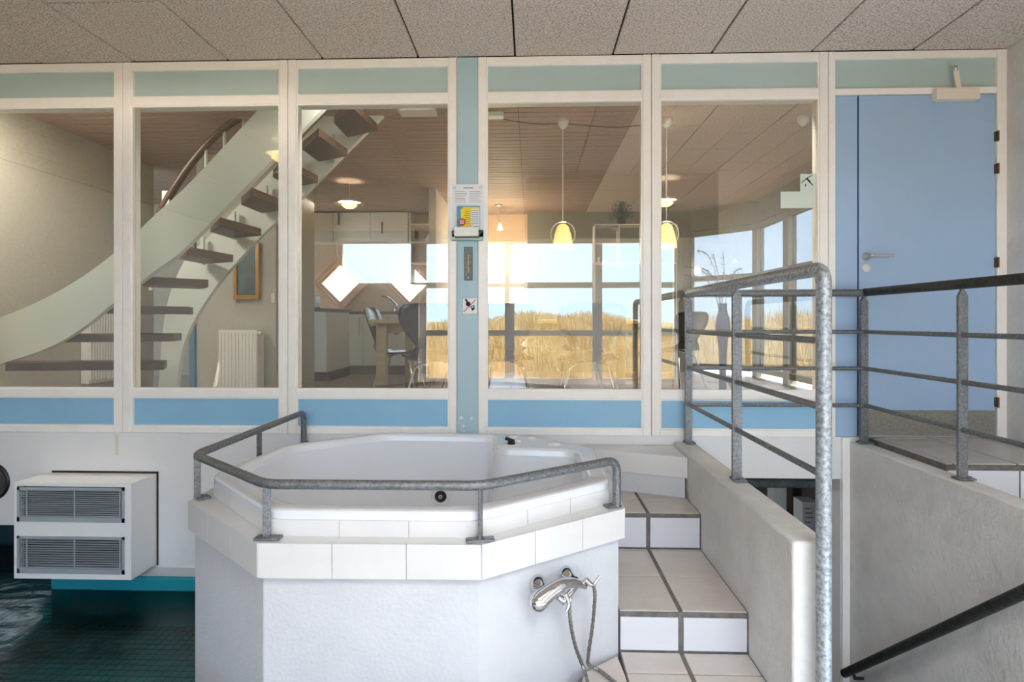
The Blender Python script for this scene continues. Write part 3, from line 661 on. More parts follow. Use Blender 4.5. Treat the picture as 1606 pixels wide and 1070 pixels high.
pic = MB()
def disc(cx, cz, r, y): pic.prismY([(cx + r * math.cos(a * PI / 8), cz + r * math.sin(a * PI / 8)) for a in range(16)], y, -.002)
disc(-.010, .012, .014, -.0032)
pic.cbox((-.018, -.003, .028), .010, .002, .024, Matrix.Rotation(-.5, 3, 'Y')); disc(-.024, .038, .006, -.0034)
pic.prismY([(.002, -.004), (.026, .008), (.030, -.018), (.014, -.030)], -.0032, -.002)
pic.build('bottle_and_glass', 'inkdark', ng)
gl_ = MB(); gl_.prismY([(.008, -.006), (.020, .0), (.024, -.007), (.012, -.012)], -.0038, -.002); gl_.build('glass_opening', 'paper', ng)
MB().cbox((-.002, -.0042, .0), .10, .0012, .0045, Matrix.Rotation(-.80, 3, 'Y')).build('strike_bar', 'inkred', ng)
# pale exit sign stuck on the fifth pane
es = empty('glass_sticker', (1.70, G + .012, .8)); tag(es, 'pale L-shaped paper sign with arrow strokes stuck on the right pane', 'sign')
Lp = [(-.205, -.125), (.0, -.125), (.0, .08), (-.09, .08), (-.09, -.025), (-.205, -.025)]
MB().prismY(Lp, -.0015, 0).build('sheet', mat('pale green paper', (214, 226, 214), 0.6), es)
ar = MB(); 
for a, b in [((-.085, .025), (-.05, .055)), ((-.05, .055), (-.02, .07)), ((-.055, .05), (-.015, .01)), ((-.06, .02), (-.06, .005)), ((-.05, .055), (-.03, .03))]:
    va, vb = Vector((a[0], -.003, a[1])), Vector((b[0], -.003, b[1])); ar.tube([va, vb], .0022, 6)
ar.build('arrow_strokes', 'inkdark', es)

# ================================================================== DINING ROOM SHELL
struct(MB().box(-6.5, 3.3, G + .12, 9.0, DF - .19, DF).build('floor_dining', 'woodfloor'))
dcl = struct(MB().box(-6.5, 3.3, G + .1, 9.0, DC + .02, DC + .1).build('ceiling_dining', 'seam'))
bw = .098; base_m = None; y = G + .09
bpr = MB().box(-6.5, .82, .009, bw - .003, 0, .018).build('ceiling_board', 'board', dcl, .003, 1); bpr.location = (0, y, DC)
while y + bw < 8.9:
    y += bw; c = bpr.copy(); C.objects.link(c); c.location = (0, y, DC + random.uniform(-.001, .001)); c.parent = dcl
for k in range(5):
    for q in range(5):
        xa, xb = .82 + .587 * k, min(.82 + .587 * (k + 1), 3.3); ya = G + .12 + 1.17 * q - (.5 if k % 2 else 0)
        if xb > xa: MB().box(xa + .004, xb - .004, max(ya, G + .11) + .004, ya + 1.166, DC, DC + .018).build('ceiling_panel', 'acoustic', dcl, .004, 2)
struct(box('trim_head', 'frame', -5.3, 3.05, G + .076, G + .12, 1.34, DC + .1))
struct(box('trim_sill', 'frame', -5.3, 1.76, G + .076, G + .12, -.94, -.43))
struct(box('wall_dining_left', 'wallbeige', -4.1, -3.95, G + .12, 5.84, DF, DC + .02))
struct(MB().box(-6.5, -5.6, 7.7, 7.85, DF, DC).box(-4.45, -3.3, 7.7, 7.85, DF, DC).box(-5.3, -4.45, 7.7, 7.85, DF, DC).box(-5.6, -5.3, 7.7, 7.85, .80, DC).box(-5.6, -5.3, 7.7, 7.85, DF, .1).build('wall_rear_left', 'wallbeige'))
win_grid('window_8', [-5.57, -5.33], [.13, .45, .77], 7.78, .03, .03, 'clear', 'frame')
struct(box('wall_dining_corner', 'walllight', -6.5, -6.4, 5.3, 7.8, DF, DC))
# white corner post of the left wall, radiator wall block
struct(box('wall_alcove', 'walllight', -3.24, -2.46, 5.42, 6.40, DF, DC + .02))
struct(box('trim_4', 'bluetrim', -3.29, -3.24, 5.38, 5.50, DF, 1.1))
# kitchen back wall with two diamond windows, hallway wall, olive wall
KY = 8.62
def hx(px): u = (px - 803) / 892; return (u - 29 / 892) / (1 + u * 29 / 892) * KY
dcs = [(hx(531), .585), (hx(641), .585)]; R0 = .40
kw = MB(); TH = .16
def wallrect(m, x0, x1, z0, z1): m.box(x0, x1, KY, KY + TH, z0, z1)
cx0, cx1 = dcs[0][0], dcs[1][0]; cz = .585
wallrect(kw, -4.2, cx0 - R0, DF, DC); wallrect(kw, cx0 + R0, cx1 - R0, DF, DC); wallrect(kw, cx1 + R0, -1.17, DF, DC)
for cx in (cx0, cx1):
    wallrect(kw, cx - R0, cx + R0, DF, cz - R0); wallrect(kw, cx - R0, cx + R0, cz + R0, DC)
    for sx in (-1, 1):
        for sz in (-1, 1): 
            tri_ = [(cx + sx * R0, cz), (cx + sx * R0, cz + sz * R0), (cx, cz + sz * R0)]
            if sx * sz < 0: tri_.reverse()
            kw.prismY(tri_, KY, KY + TH)
struct(kw.build('wall_kitchen', mat('kitchen wall', (226, 206, 190), 0.7, var=(30, (214, 197, 180), 0.35, 0.65))))
for k, cx in enumerate((cx0, cx1)):
    m = MB()
    def dia(m, r0, r1, y0, y1):
        o_ = [(cx - r0, cz), (cx, cz - r0), (cx + r0, cz), (cx, cz + r0)]; i_ = [(cx - r1, cz), (cx, cz - r1), (cx + r1, cz), (cx, cz + r1)]
        for a in range(4):
            b = (a + 1) % 4; m.prismY([o_[a], o_[b], i_[b], i_[a]], y0, y1)
    dia(m, .47, .385, KY - .03, KY + .0); dia(m, .40, .345, KY, KY + .07)
    o = struct(m.build('window_%d' % (9 + k), 'pine')); m = MB(); dia(m, .36, .285, KY + .06, KY + .12); m.build('sash', 'pine', o)
    m = MB(); m.prismY([(cx - .29, cz), (cx, cz - .29), (cx + .29, cz), (cx, cz + .29)], KY + .085, KY + .09); m.build('pane', 'clear', o)
struct(box('wall_partition', 'walllight', -1.235, -1.15, 6.88, KY + .1, DF, DC + .02))
# hallway end wall with a white two-light window, warm paint
hw0, hw1 = -.80, -.08
struct(MB().box(-1.17, -.74, KY, KY + .16, DF, DC).box(-.74, -.04, KY, KY + .16, 1.22, DC).box(-.74, -.04, KY, KY + .16, DF, -.45).build('wall_hallway', 'wallcream'))
o = win_grid('window_11', [-.72, -.36, -.06], [-.42, .55, 1.19], KY + .08, .04, .03, 'clear', 'frame')
struct(MB().box(-.045, 2.36, KY - .15, KY + .1, DF, DC).build('wall_far', 'wallolive'))
# bay: chamfered glazed corner and right side glazing
def bayframe(name, p, q, zs, n, hw, pm):
    p, q = Vector(p), Vector(q); Ln = (q - p).length; d = (q - p) / Ln; rz = math.atan2(d.y, d.x)
    m = MB(); xs = [Ln * k / n for k in range(n + 1)]
    for x in xs: m.box(x - hw, x + hw, -.05, .05, DF, zs[-1] + .04)
    for z in zs: m.box(0, Ln, -.045, .045, z - .035, z + .035)
    m.box(0, Ln, -.06, .06, zs[-1] + .04, DC)
    o = struct(m.build(name, 'wallolive')); o.location = (p.x, p.y, 0); o.rotation_euler = (0, 0, rz)
    for a, b in zip(xs, xs[1:]):
        for c, e in zip(zs, zs[1:]): box('pane', pm, a + hw, b - hw, -.003, .003, c + .035, e - .035, o)
bayframe('window_12', (2.36, 8.55), (3.08, 7.8), [DF + .1, .62, 1.28], 1, .06, 'tinted')
bayframe('window_13', (3.08, 7.8), (3.08, 5.0), [DF + .1, .62, 1.28], 3, .07, 'tinted')
struct(box('wall_dining_right', 'wallolive', 3.05, 3.25, G + .1, 5.0, DF, DC))

# ================================================================== STAIR
sta = empty('winder_stair', (0, 0, 0)); tag(sta, 'curved open stair with white stringers and brown wooden treads behind the glass', 'staircase')
T29 = 29 / 892
def P(px, py, yp):
    u = (px - 803) / 892; c, s = math.cos(math.atan(T29)), math.sin(math.atan(T29)); k = yp / (c + u * s)
    return Vector((k * (-s + u * c), yp, -(py - 504) / 892 * k))
def ribbon(name, up, lo, ys, th, parent, mt='stringer'):
    """curved plank between an upper and a lower edge; ys = distance along the run"""
    n = len(up); U = smooth([P(a, b, y) for (a, b), y in zip(up, ys)], 6); Lw = smooth([P(a, b, y) for (a, b), y in zip(lo, ys)], 6)
    vs = []; 
    for a, b in zip(U, Lw): vs += [a, b, b + Vector((0, th, 0)), a + Vector((0, th, 0))]
    fs = []
    for i in range(len(U) - 1):
        for j in range(4): fs.append((i * 4 + j, i * 4 + (j + 1) % 4, (i + 1) * 4 + (j + 1) % 4, (i + 1) * 4 + j))
    fs += [(0, 3, 2, 1), tuple(len(vs) - 4 + j for j in range(4))]
    m = MB(); m.add(vs, fs); return m.build(name, mt, parent)
ribbon('outer_stringer', [(-70, 520), (0, 498), (60, 473), (120, 440), (180, 396), (240, 340), (301, 283), (405, 172), (470, 105)],
       [(-70, 590), (0, 571), (67, 549), (120, 521), (178, 476), (240, 427), (290, 389), (394, 284), (530, 147)],
       [4.05, 3.92, 3.84, 3.80, 3.77, 3.76, 3.75, 3.75, 3.75], .045, sta)
ribbon('inner_stringer', [(243, 640), (250, 590), (254, 530), (264, 470), (290, 408), (327, 372), (365, 332), (405, 290), (450, 243), (500, 190), (560, 128)],
       [(276, 640), (279, 590), (285, 552), (301, 509), (342, 445), (405, 375), (437, 344), (478, 305), (540, 242), (612, 170), (642, 140)],
       [4.55, 4.5, 4.48, 4.46, 4.44, 4.44, 4.44, 4.44, 4.44, 4.44, 4.44], .045, sta)
# treads: near edge (left point on the outer stringer, right point on the inner one) and depth back
TR = [((10, 574), (257, 570), (20, 560), (268, 566)), ((85, 530), (273, 527), (110, 528), (280, 524)), ((150, 486), (295, 484), (190, 481), (300, 480)), ((205, 436), (327, 436), (245, 432), (320, 440))]
zt = [-.32, -.115, .085, .285, .485, .685, .885, 1.085, 1.285, 1.475]
def corner(px, z, py): # point on the level z seen at pixel row py
    fd_ = -z * 892 / (py - 504) if abs(py - 504) > 2 else 4; return fd_
def PZ(px, z, yp): 
    v = P(px, 504, yp); return Vector((v.x, yp, z))
geo = [ # (left px, right px) and distances (near-left, near-right, far-right, far-left) with px for the far edge
    (8, 257, 262, 30, 3.90, 4.02, 4.25, 4.15), (85, 273, 285, 110, 3.85, 4.05, 4.3, 4.15), (150, 295, 303, 180, 3.80, 4.12, 4.35, 4.1), (215, 327, 318, 232, 3.80, 4.15, 4.4, 4.15),
    (296, 366, 320, 282, 3.80, 4.28, 4.42, 4.1), (345, 410, 364, 330, 3.80, 4.28, 4.42, 4.1), (395, 452, 410, 378, 3.80, 4.28, 4.42, 4.1), (446, 499, 455, 428, 3.80, 4.28, 4.42, 4.1),
    (500, 545, 500, 474, 3.80, 4.28, 4.42, 4.1), (552, 592, 545, 524, 3.80, 4.28, 4.42, 4.1)]
for i, (a, b, c, d, ya, yb, yc, yd) in enumerate(geo):
    z = zt[i]; q = [PZ(a, z, ya), PZ(b, z, yb), PZ(c, z, yc), PZ(d, z, yd)]
    m = MB(); m.prism([(v.x, v.y) for v in q], z - .032, z + .024); m.build('tread', 'tread', sta, .003)
for i in range(3, 9):
    a = PZ((geo[i][0] + 22), zt[i] + .02, 4.4); 
    MB().box(a.x - .012, a.x + .012, a.y - .012, a.y + .012, a.z - .06, a.z + .16).build('bracket', 'stringer', sta)
hl = [P(250, 335, 4.5), P(275, 293, 4.5), P(305, 250, 4.5), P(345, 207, 4.5), P(400, 168, 4.5), P(470, 118, 4.5)]
MB().tube(smooth(hl, 6), .03, 10).build('handrail', 'handrail', sta)
for px, py in [(323, 232), (352, 204), (382, 180)]:
    p = P(px, py, 4.5); MB().tube([p, p + Vector((0, 0, -.25))], .012, 8).build('baluster', 'stringer', sta)
p = P(262, 300, 4.5); box('newel', 'stringer', p.x - .03, p.x + .03, 4.48, 4.54, p.z - .35, p.z + .0, sta)

# radiators, picture, switch
def radiator(name, x0, x1, y0, y1, z0, z1, label, axis='x'):
    t = empty(name, ((x0 + x1) / 2, (y0 + y1) / 2, z0)); tag(t, label, 'radiator', 'radiators behind the stair')
    X, Y, Z = (x1 - x0) / 2, (y1 - y0) / 2, z1 - z0
    box('panel', 'white', -X, X, -Y + .01, Y, 0, Z, t, .004)
    m = MB()
    if axis == 'x':
        k = -X + .02
        while k < X - .02: m.box(k, k + .012, -Y, -Y + .012, .03, Z - .03); k += .033
    else:
        k = -Y + .02
        while k < Y - .02: m.box(X, X + .012, k, k + .012, .03, Z - .03); k += .033
    r_ = m.build('ribs', 'white', t); r_['kind'] = 'stuff'
    if axis == 'x': MB().lathe([(.0, .0), (.02, 0), (.022, .03), (0, .034)], (X - .0, -Y + .03, Z - .03), (1, 0, 0), 12).build('valve', 'white', t)
radiator('radiator', -2.92, -2.55, 5.22, 5.37, -.66, -.08, 'white ribbed radiator on the grey wall below the picture')
radiator('radiator', -3.94, -3.87, 4.85, 5.45, -.55, .10, 'white ribbed radiator on the left wall behind the lower stair treads', 'y')
pf = empty('framed_picture', (-2.73, 5.40, .47)); tag(pf, 'framed picture in gilt frame on the grey wall behind the stair', 'picture')
m = MB()
for b in [(-.125, .125, -.03, 0, .26, .30), (-.125, .125, -.03, 0, -.26, -.22), (-.125, -.09, -.03, 0, -.22, .26), (.09, .125, -.03, 0, -.22, .26)]: m.box(*b)
m.build('frame', 'gold', pf, .005); box('canvas', 'art', -.09, .09, -.012, -.002, -.22, .26, pf)
sw = tag(box('light_switch', 'white', -2.50, -2.465, 5.405, 5.42, .18, .27, None, .003), 'small white switch right of the framed picture', 'switch')
dr = struct(box('door_2', 'white', -3.62, -3.30, 6.6, 6.65, DF, 1.05)); 
MB().tube([(-3.34, 6.58, .3), (-3.42, 6.58, .3)], .01, 8).build('handle', 'steel', dr)

# ================================================================== KITCHEN
def cabinet(name, x0, x1, y0, y1, z0, z1, label, group, hx=None, hz=None, face='y', toe=True, doorm='cabinet', hm='steel'):
    t = empty(name, ((x0 + x1) / 2, (y0 + y1) / 2, z0)); tag(t, label, 'cabinet', group); X, Y, Z = (x1 - x0) / 2, (y1 - y0) / 2, z1 - z0
    b0 = .12 if toe else 0
    box('carcass', 'cabinet', -X, X, -Y + .02, Y, b0, Z, t)
    if toe: box('plinth', 'plinth', -X, X, -Y + .07, Y, 0, .12, t)
    d = box('door', doorm, -X + .003, X - .003, -Y, -Y + .018, b0 + .003, Z - .003, t)
    if hx is not None: box('handle', hm, hx - .008, hx + .008, -Y - .022, -Y - .008, hz[0], hz[1], d)
KF = 7.98
kx = [-2.78, -2.37, -1.96, -1.55, -1.24]
kl = ['grey-white base cabinet left of the kitchen run, left of the dining table leg', 'grey-white base cabinet second from the left in the kitchen run', 'grey-white base cabinet third from the left, behind the end chair', 'narrow grey-white base cabinet next to the white partition']
for k in range(4):
    cabinet('base_cabinet', kx[k], kx[k + 1], KF, KY, DF, .10, kl[k], 'kitchen base cabinets', (kx[k + 1] - kx[k]) / 2 - .05, (.55, .80))
tag(box('worktop', 'worktop', -3.0, -1.24, KF - .02, KY, .10, .14, None, .004), 'grey-brown kitchen worktop under the diamond windows', 'worktop')
cabinet('side_cabinet', -3.1, -2.52, 6.95, 7.85, DF, .12, 'pale end cabinet on the left of the kitchen, nearest the glass', None, toe=True)
tag(box('side_worktop', 'worktop', -3.12, -2.50, 6.93, 7.87, .12, .16, None, .004), 'short worktop on the pale end cabinet under the toaster', 'worktop')
ux = [-3.3, -2.9, -2.35, -1.80, -1.60]
for k in range(3):
    cabinet('wall_cabinet', ux[k], ux[k + 1], 8.28, KY, 1.17, 1.60, ['grey wall cabinet at the left end below the ceiling', 'grey wall cabinet over the left diamond window', 'grey wall cabinet over the right diamond window, beside the shelves'][k], 'kitchen wall cabinets',
            [.17, -.19, -.10][k] if k else None, ((.25, .42) if k == 1 else (.12, .29)), toe=False, hm='black')
osf = empty('open_shelf', (-1.60, 8.45, .55)); tag(osf, 'open white wall shelves right of the wall cabinets', 'shelf')
for z in (0, .30, .60, .86): box('shelf_board', 'cabinet', -.16, .35, -.16, .16, z, z + .02, osf)
box('side', 'cabinet', -.18, -.16, -.16, .16, 0, 1.05, osf)
for z, r, mt, nm, lb in [(.87, .07, 'pot', 'bowl', 'dark bowl on the middle open shelf'), (.57, .075, 'pot', 'bowl', 'dark bowl on the lowest open shelf')]:
    tag(MB().lathe([(0, 0), (r * .6, 0), (r * .95, .05), (r, .10), (r * .93, .10), (0, .02)], (-1.47, 8.4, z), n=20).build(nm, mt), lb, 'bowl')
tag(MB().lathe([(0, 0), (.10, .012), (.12, .03), (.07, .12), (0, .14)], (-1.45, 8.4, 1.17), n=24).build('serving_dish', 'white'), 'pale covered dish on the second open shelf', 'dish')
tg = empty('toaster', (-2.78, 7.1, .16)); tag(tg, 'steel toaster on the short side worktop', 'toaster'); box('body', 'steel', -.12, .10, -.08, .08, 0, .17, tg, .015); box('front_panel', 'black', -.06, -.01, -.085, -.08, .0, .15, tg)
fc = empty('kitchen_tap', (hx(626), 8.4, .14)); tag(fc, 'chrome kitchen tap with long slanting spout', 'tap')
MB().lathe([(.03, 0), (.025, .02), (.022, .12), (0, .13)], (0, 0, 0), n=14).build('body', 'chrome', fc)
MB().tube(smooth([(0, 0, .10), (-.05, -.03, .17), (-.12, -.06, .22), (-.19, -.09, .235)], 4), .014, 10).build('spout', 'chrome', fc)

# ================================================================== TABLE, CHAIRS
tb = empty('dining_table', (-.2, 5.42, DF)); tag(tb, 'light oak dining table with square legs seen through the middle panes', 'table')
box('tabletop', 'oak', -1.18, 1.25, -.63, .63, .725, .765, tb, .01)
for sx in (-1, 1):
    for sy in (-1, 1): box('leg', 'oak', (-1.12 if sx < 0 else 1.10), (-1.12 if sx < 0 else 1.10) + .085, sy * .56 - .04, sy * .56 + .04, 0, .725, tb, .004)
for sx in (-1, 1):                                             # scalloped end aprons
    x = -1.10 if sx < 0 else 1.13; pts = [(-.52, .725), (-.52, .62)] + [(-.52 + 1.04 * k / 16, .62 + .035 * abs(math.sin(k / 16 * PI * 2))) for k in range(1, 16)] + [(.52, .62), (.52, .725)]
    n = len(pts); m = MB(); m.add([(x, a, b) for a, b in pts] + [(x + .025, a, b) for a, b in pts], [tuple(range(n)), tuple(reversed(range(n, 2 * n)))] + [(i, i + n, (i + 1) % n + n, (i + 1) % n) for i in range(n)]); m.build('apron', 'oak', tb)
for sy in (-.56, .54): 
    pts = [(-1.04, .725), (-1.04, .64)] + [(-1.04 + 2.14 * k / 24, .64 + .03 * abs(math.sin(k / 24 * PI * 3))) for k in range(1, 24)] + [(1.10, .64), (1.10, .725)]
    m = MB(); m.prismY(pts, sy, sy + .022); m.build('apron', 'oak', tb)
def make_chair(mt, label, group, legm='chrome'):
    t = empty('dining_chair', (0, 0, 0)); tag(t, label, 'chair', group)
    prof = [(.235, .435, .34), (.22, .45, .38), (.12, .452, .42), (0, .445, .43), (-.12, .445, .40), (-.17, .462, .33), (-.20, .50, .26), (-.215, .55, .24), (-.225, .60, .30), (-.235, .66, .39), (-.25, .72, .44), (-.27, .78, .45), (-.285, .82, .42), (-.295, .845, .36), (-.30, .855, .22)]
    def shell(rows):
        m = MB(); nu = 9; vs = []; n = len(rows)
        for off in (0, .012):
            for (y, z, wd) in rows:
                for k in range(nu):
                    s_ = (k / (nu - 1) * 2 - 1); cv = .035 * s_ * s_ * (1 if z > .5 else .4)
                    vs.append((s_ * wd / 2, y + (cv if z > .5 else 0) + (-off if z > .52 else 0), z + (cv if z <= .5 else 0) - (off if z <= .52 else 0)))
        fs = []
        for i in range(n - 1):
            for k in range(nu - 1):
                a = i * nu + k; fs.append((a, a + nu, a + nu + 1, a + 1)); b = a + n * nu; fs.append((b, b + 1, b + nu + 1, b + nu))
            for k in (0, nu - 1): a = i * nu + k; fs.append((a, a + n * nu, a + n * nu + nu, a + nu))
        for i in (0, n - 1):
            for k in range(nu - 1): a = i * nu + k; fs.append((a, a + 1, a + 1 + n * nu, a + n * nu))
        m.add(vs, fs, True); return m
    shell(prof[:7]).build('seat', mt, t); shell(prof[6:]).build('backrest', mt, t)
    for sx in (-1, 1):
        for sy in (-1, 1):
            MB().tube(arc_path([(sx * .05, sy * .04, .425), (sx * .13, sy * .12, .41), (sx * .23, sy * .22, .0)], .05, 4), .009, 8).build('leg', legm, t)
    return t
g1 = 'plywood shell chairs round the table'
c0 = make_chair('chairblue', 'dark blue shell chair with its back to the glass, left of the blue column', g1)
c0.location = (-.715, 4.36, DF); c0.scale = (1.12, 1, 1.03)
def chair(x, y, rz, label, src, group=g1):
    c = copy_tree(src); c.location = (x, y, DF); c.rotation_euler = (0, 0, rz); c['label'] = label; c['group'] = group; return c
chair(-.215, 4.40, .05, 'dark blue shell chair with its back to the glass, just right of the column', c0)
chair(.45, 4.36, -.04, 'dark blue shell chair with its back to the glass, third along the table', c0)
chair(-1.22, 5.25, -PI / 2, 'dark blue shell chair at the left end of the table, seen side-on', c0)
c1 = make_chair('chairblack', 'black chair on the far side of the table, left one', 'black chairs on the far side')
c1.location = (-.72, 6.25, DF); c1.rotation_euler = (0, 0, PI)
chair(-.25, 6.28, PI, 'black chair on the far side of the table, middle one', c1, 'black chairs on the far side')
chair(.55, 6.25, PI, 'black chair on the far side of the table, right one', c1, 'black chairs on the far side')
chair(1.55, 6.1, PI * .7, 'black chair standing apart near the bay window', c1, 'black chairs on the far side')

# vase with reeds
vs_ = empty('floor_vase', (1.62, 4.85, DF)); tag(vs_, 'slender cobalt blue floor vase holding dry reeds by the right pane', 'vase')
MB().lathe([(0, 0), (.07, 0), (.065, .02), (.035, .06), (.028, .3), (.032, .5), (.045, .6), (.062, .70), (.058, .76), (.04, .82), (.032, .86), (.036, .90), (.03, .90), (.026, .85)], (0, 0, 0), n=20).build('body', 'vase', vs_)
rd = tag(None or MB().build('reeds', 'reed') if False else empty('dry_reeds', (1.62, 4.85, DF + .88)), 'dry feathery reed stems standing in the blue floor vase', 'dried plant')
random.seed(3)
for k in range(9):
    dx = random.uniform(-.32, .18); hgt = random.uniform(.25, .5) if k else .5
    pts = smooth([(0, 0, -.2), (dx * .25, .0, hgt * .45), (dx * .6, random.uniform(-.05, .05), hgt * .85), (dx * 1.05, 0, hgt * (.95 if abs(dx) > .1 else 1.1))], 6)
    m = MB(); m.tube(pts, .0018, 5)
    for q in pts[len(pts) // 2:]:
        for j in range(5):
            e = q + Vector((random.uniform(-.05, .02), random.uniform(-.02, .02), random.uniform(-.05, .015))); n_ = Vector((0, 0, .003))
            m.add([q, e, q + n_ + Vector((.003, 0, 0))], [(0, 1, 2)])
    m.build('reed_stem', 'reed', rd)

# pendants and their cords
def bell(x, y, label):
    t = empty('bell_pendant', (x, y, DC)); tag(t, label, 'pendant lamp', 'glass bell pendants over the table')
    MB().lathe([(0, 0), (.045, 0), (.045, -.035), (.02, -.07), (0, -.075)], (0, 0, 0), n=18).build('canopy', 'white', t)
    MB().tube([(0, 0, -.06), (0, 0, -.82)], .0025, 6).build('cord', 'white', t)
    MB().lathe([(.022, -.84), (.045, -.86), (.068, -.93), (.082, -1.02), (.083, -1.035), (.08, -1.02), (.064, -.93), (.042, -.865)], (0, 0, 0), n=28).build('shade', 'bell', t)
    MB().tube([(math.sin(a) * .097, 0, -.92 + math.cos(a) * .10) for a in [(-2.2 + 4.4 * k / 24) for k in range(25)]], .005, 8).build('ring', 'steel', t)
    return t
BYp = 4.58
bell(.26, BYp, 'lit bell pendant over the table, between the column and the fourth mullion'); bell(1.085, BYp, 'lit bell pendant over the table, just right of the fourth mullion')
cp = empty('ceiling_rose', (2.16, BYp, DC)); tag(cp, 'small white ceiling rose at the top right of the fifth pane', 'ceiling rose')
MB().lathe([(0, 0), (.045, 0), (.045, -.035), (.02, -.07), (0, -.075)], (0, 0, 0), n=18).build('cup', 'white', cp)
def sag(a, b, s_): return smooth([a, a.lerp(b, .5) + Vector((0, 0, -s_)), b], 10)
tag(MB().tube(sag(Vector((-.25, 4.45, DC - .03)), Vector((.26, BYp, DC - .03)), .02) + sag(Vector((.26, BYp, DC - .03)), Vector((1.085, BYp, DC - .03)), .035)[1:], .004, 6).build('ceiling_cable', 'pot'), 'thin dark cable looping along the ceiling between the pendants', 'cable')
tag(box('junction_box', 'white', -.33, -.21, 4.38, 4.46, DC - .035, DC, None, .004), 'white junction box on the boarded ceiling beside the column', 'junction box')
tag(box('ceiling_vent', 'white', -1.0, -.72, 4.25, 4.40, DC - .03, DC, None, .004), 'white flat fitting on the ceiling at the top of the third pane', 'ceiling fitting')
hsx = -.44
hl_ = empty('spot_pendant', (hsx, 7.9, DC)); tag(hl_, 'small spotlight hanging in the bright hallway right of the column', 'lamp')
MB().lathe([(0, 0), (.06, 0), (.05, -.02), (0, -.03)], (0, 0, 0), n=16).build('canopy', 'steel', hl_)
MB().tube([(0, 0, -.02), (.01, 0, -.10), (-.005, 0, -.18), (.015, 0, -.26)], .008, 8).build('stem', 'steel', hl_)
MB().lathe([(.01, 0), (.02, -.03), (.045, -.10), (.04, -.10), (0, -.03)], (.015, 0, -.25), n=16).build('shade', 'lampglow', hl_)
lamp('hallway_lamp', 'POINT', (hsx, 7.75, 1.0), 20, (1.0, .82, .58), .08)
lamp('pendant_glow', 'POINT', (.26, BYp, .67), 12, (1.0, .78, .5), .03); lamp('pendant_glow', 'POINT', (1.085, BYp, .67), 12, (1.0, .78, .5), .03)

fit = empty('added_fill_lamp', (-3.35, 3.64, DC)); tag(fit, 'flat white fill lamp above the stair, added unseen behind the window head', 'fill lamp', 'added lamps along the glazing')  # unseen lamps, added above the window head to brighten the dining room
box('housing', 'white', -.32, .32, -.08, .08, -.03, 0, fit, .006); box('diffuser', 'opal', -.30, .30, -.07, .07, -.034, -.03, fit)
lamp('added_fill_light', 'AREA', (-3.35, 3.63, DC - .04), 21, (1.0, .97, .9), .58, .14)
for x_, lb_ in ((-.95, 'flat white fill lamp above the third pane, added unseen behind the window head'), (1.5, 'flat white fill lamp above the fifth pane, added unseen behind the window head')):
    f2 = copy_tree(fit); f2.location = (x_, 3.64, DC); f2['label'] = lb_
    lamp('added_fill_light', 'AREA', (x_, 3.63, DC - .04), 9 if x_ < 0 else 14, (1.0, .97, .9), .58, .14)
# display shelf with plant on the olive wall
ds = empty('display_cabinet', (1.19, 7.2, .72)); tag(ds, 'pale open display shelf with thin rails on the olive wall', 'shelf')
for z in (0, .25, .48): box('shelf_board', 'cabinet', -.39, .62, -.10, .10, z - .007, z + .007, ds)
for x in (-.39, -.09, .20, .62): box('upright', 'cabinet', x - .006, x + .006, -.10, .10, .007, .473, ds)
for x in (-.39, .62):
    for y_ in (-.09, .08): box('leg', 'cabinet', x - .006, x + .006, y_, y_ + .012, -1.47, -.007, ds)
for dx, lb in [(-.29, 'small stemmed glass on the display shelf, left one'), (-.21, 'small stemmed glass on the display shelf, right one')]:
    tag(MB().lathe([(.022, 0), (.005, .005), (.004, .05), (.025, .07), (.03, .11)], (1.19 + dx, 7.2, .978), n=14).build('stem_glass', 'clear'), lb, 'glass', 'glasses on the display shelf')
tag(box('white_figurine', 'white', .84, .865, 7.14, 7.2, .728, .80), 'small white upright box low on the display shelf', 'ornament')
tag(box('orange_box', 'pine', .89, .97, 7.14, 7.2, .728, .765), 'small orange box beside the white one on the display shelf', 'box')
tag(MB().lathe([(0, 0), (.035, 0), (.04, .04), (.03, .05), (0, .05)], (1.05, 7.2, 1.135), n=14).build('round_tin', 'steel'), 'small metal tin hanging under the top of the display shelf', 'tin')
pl = empty('potted_plant', (1.145, 7.2, 1.208)); tag(pl, 'bushy green plant in a dark pot on top of the display shelf', 'plant')
MB().lathe([(0, 0), (.045, 0), (.06, .10), (.055, .10), (.05, .085), (0, .085)], (0, 0, 0), n=20).build('pot', 'pot', pl)
random.seed(11); m = MB()
for k in range(1100):
    a = random.uniform(0, 2 * PI); el = random.uniform(-.25, 1.45); r = random.uniform(.02, .16)
    p = Vector((math.cos(a) * math.cos(el) * r, math.sin(a) * math.cos(el) * r * .6, .12 + math.sin(el) * r * 1.15))
    d = Vector((random.uniform(-1, 1), random.uniform(-1, 1), random.uniform(-.3, 1))).normalized() * random.uniform(.015, .03)
    sd = d.cross(Vector((random.random(), random.random(), 1))).normalized() * .004
    m.add([p - sd, p + sd, p + d + sd * .3, p + d - sd * .3], [(0, 1, 2, 3)])
fo = m.build('foliage', 'leaf', pl); fo['kind'] = 'stuff'

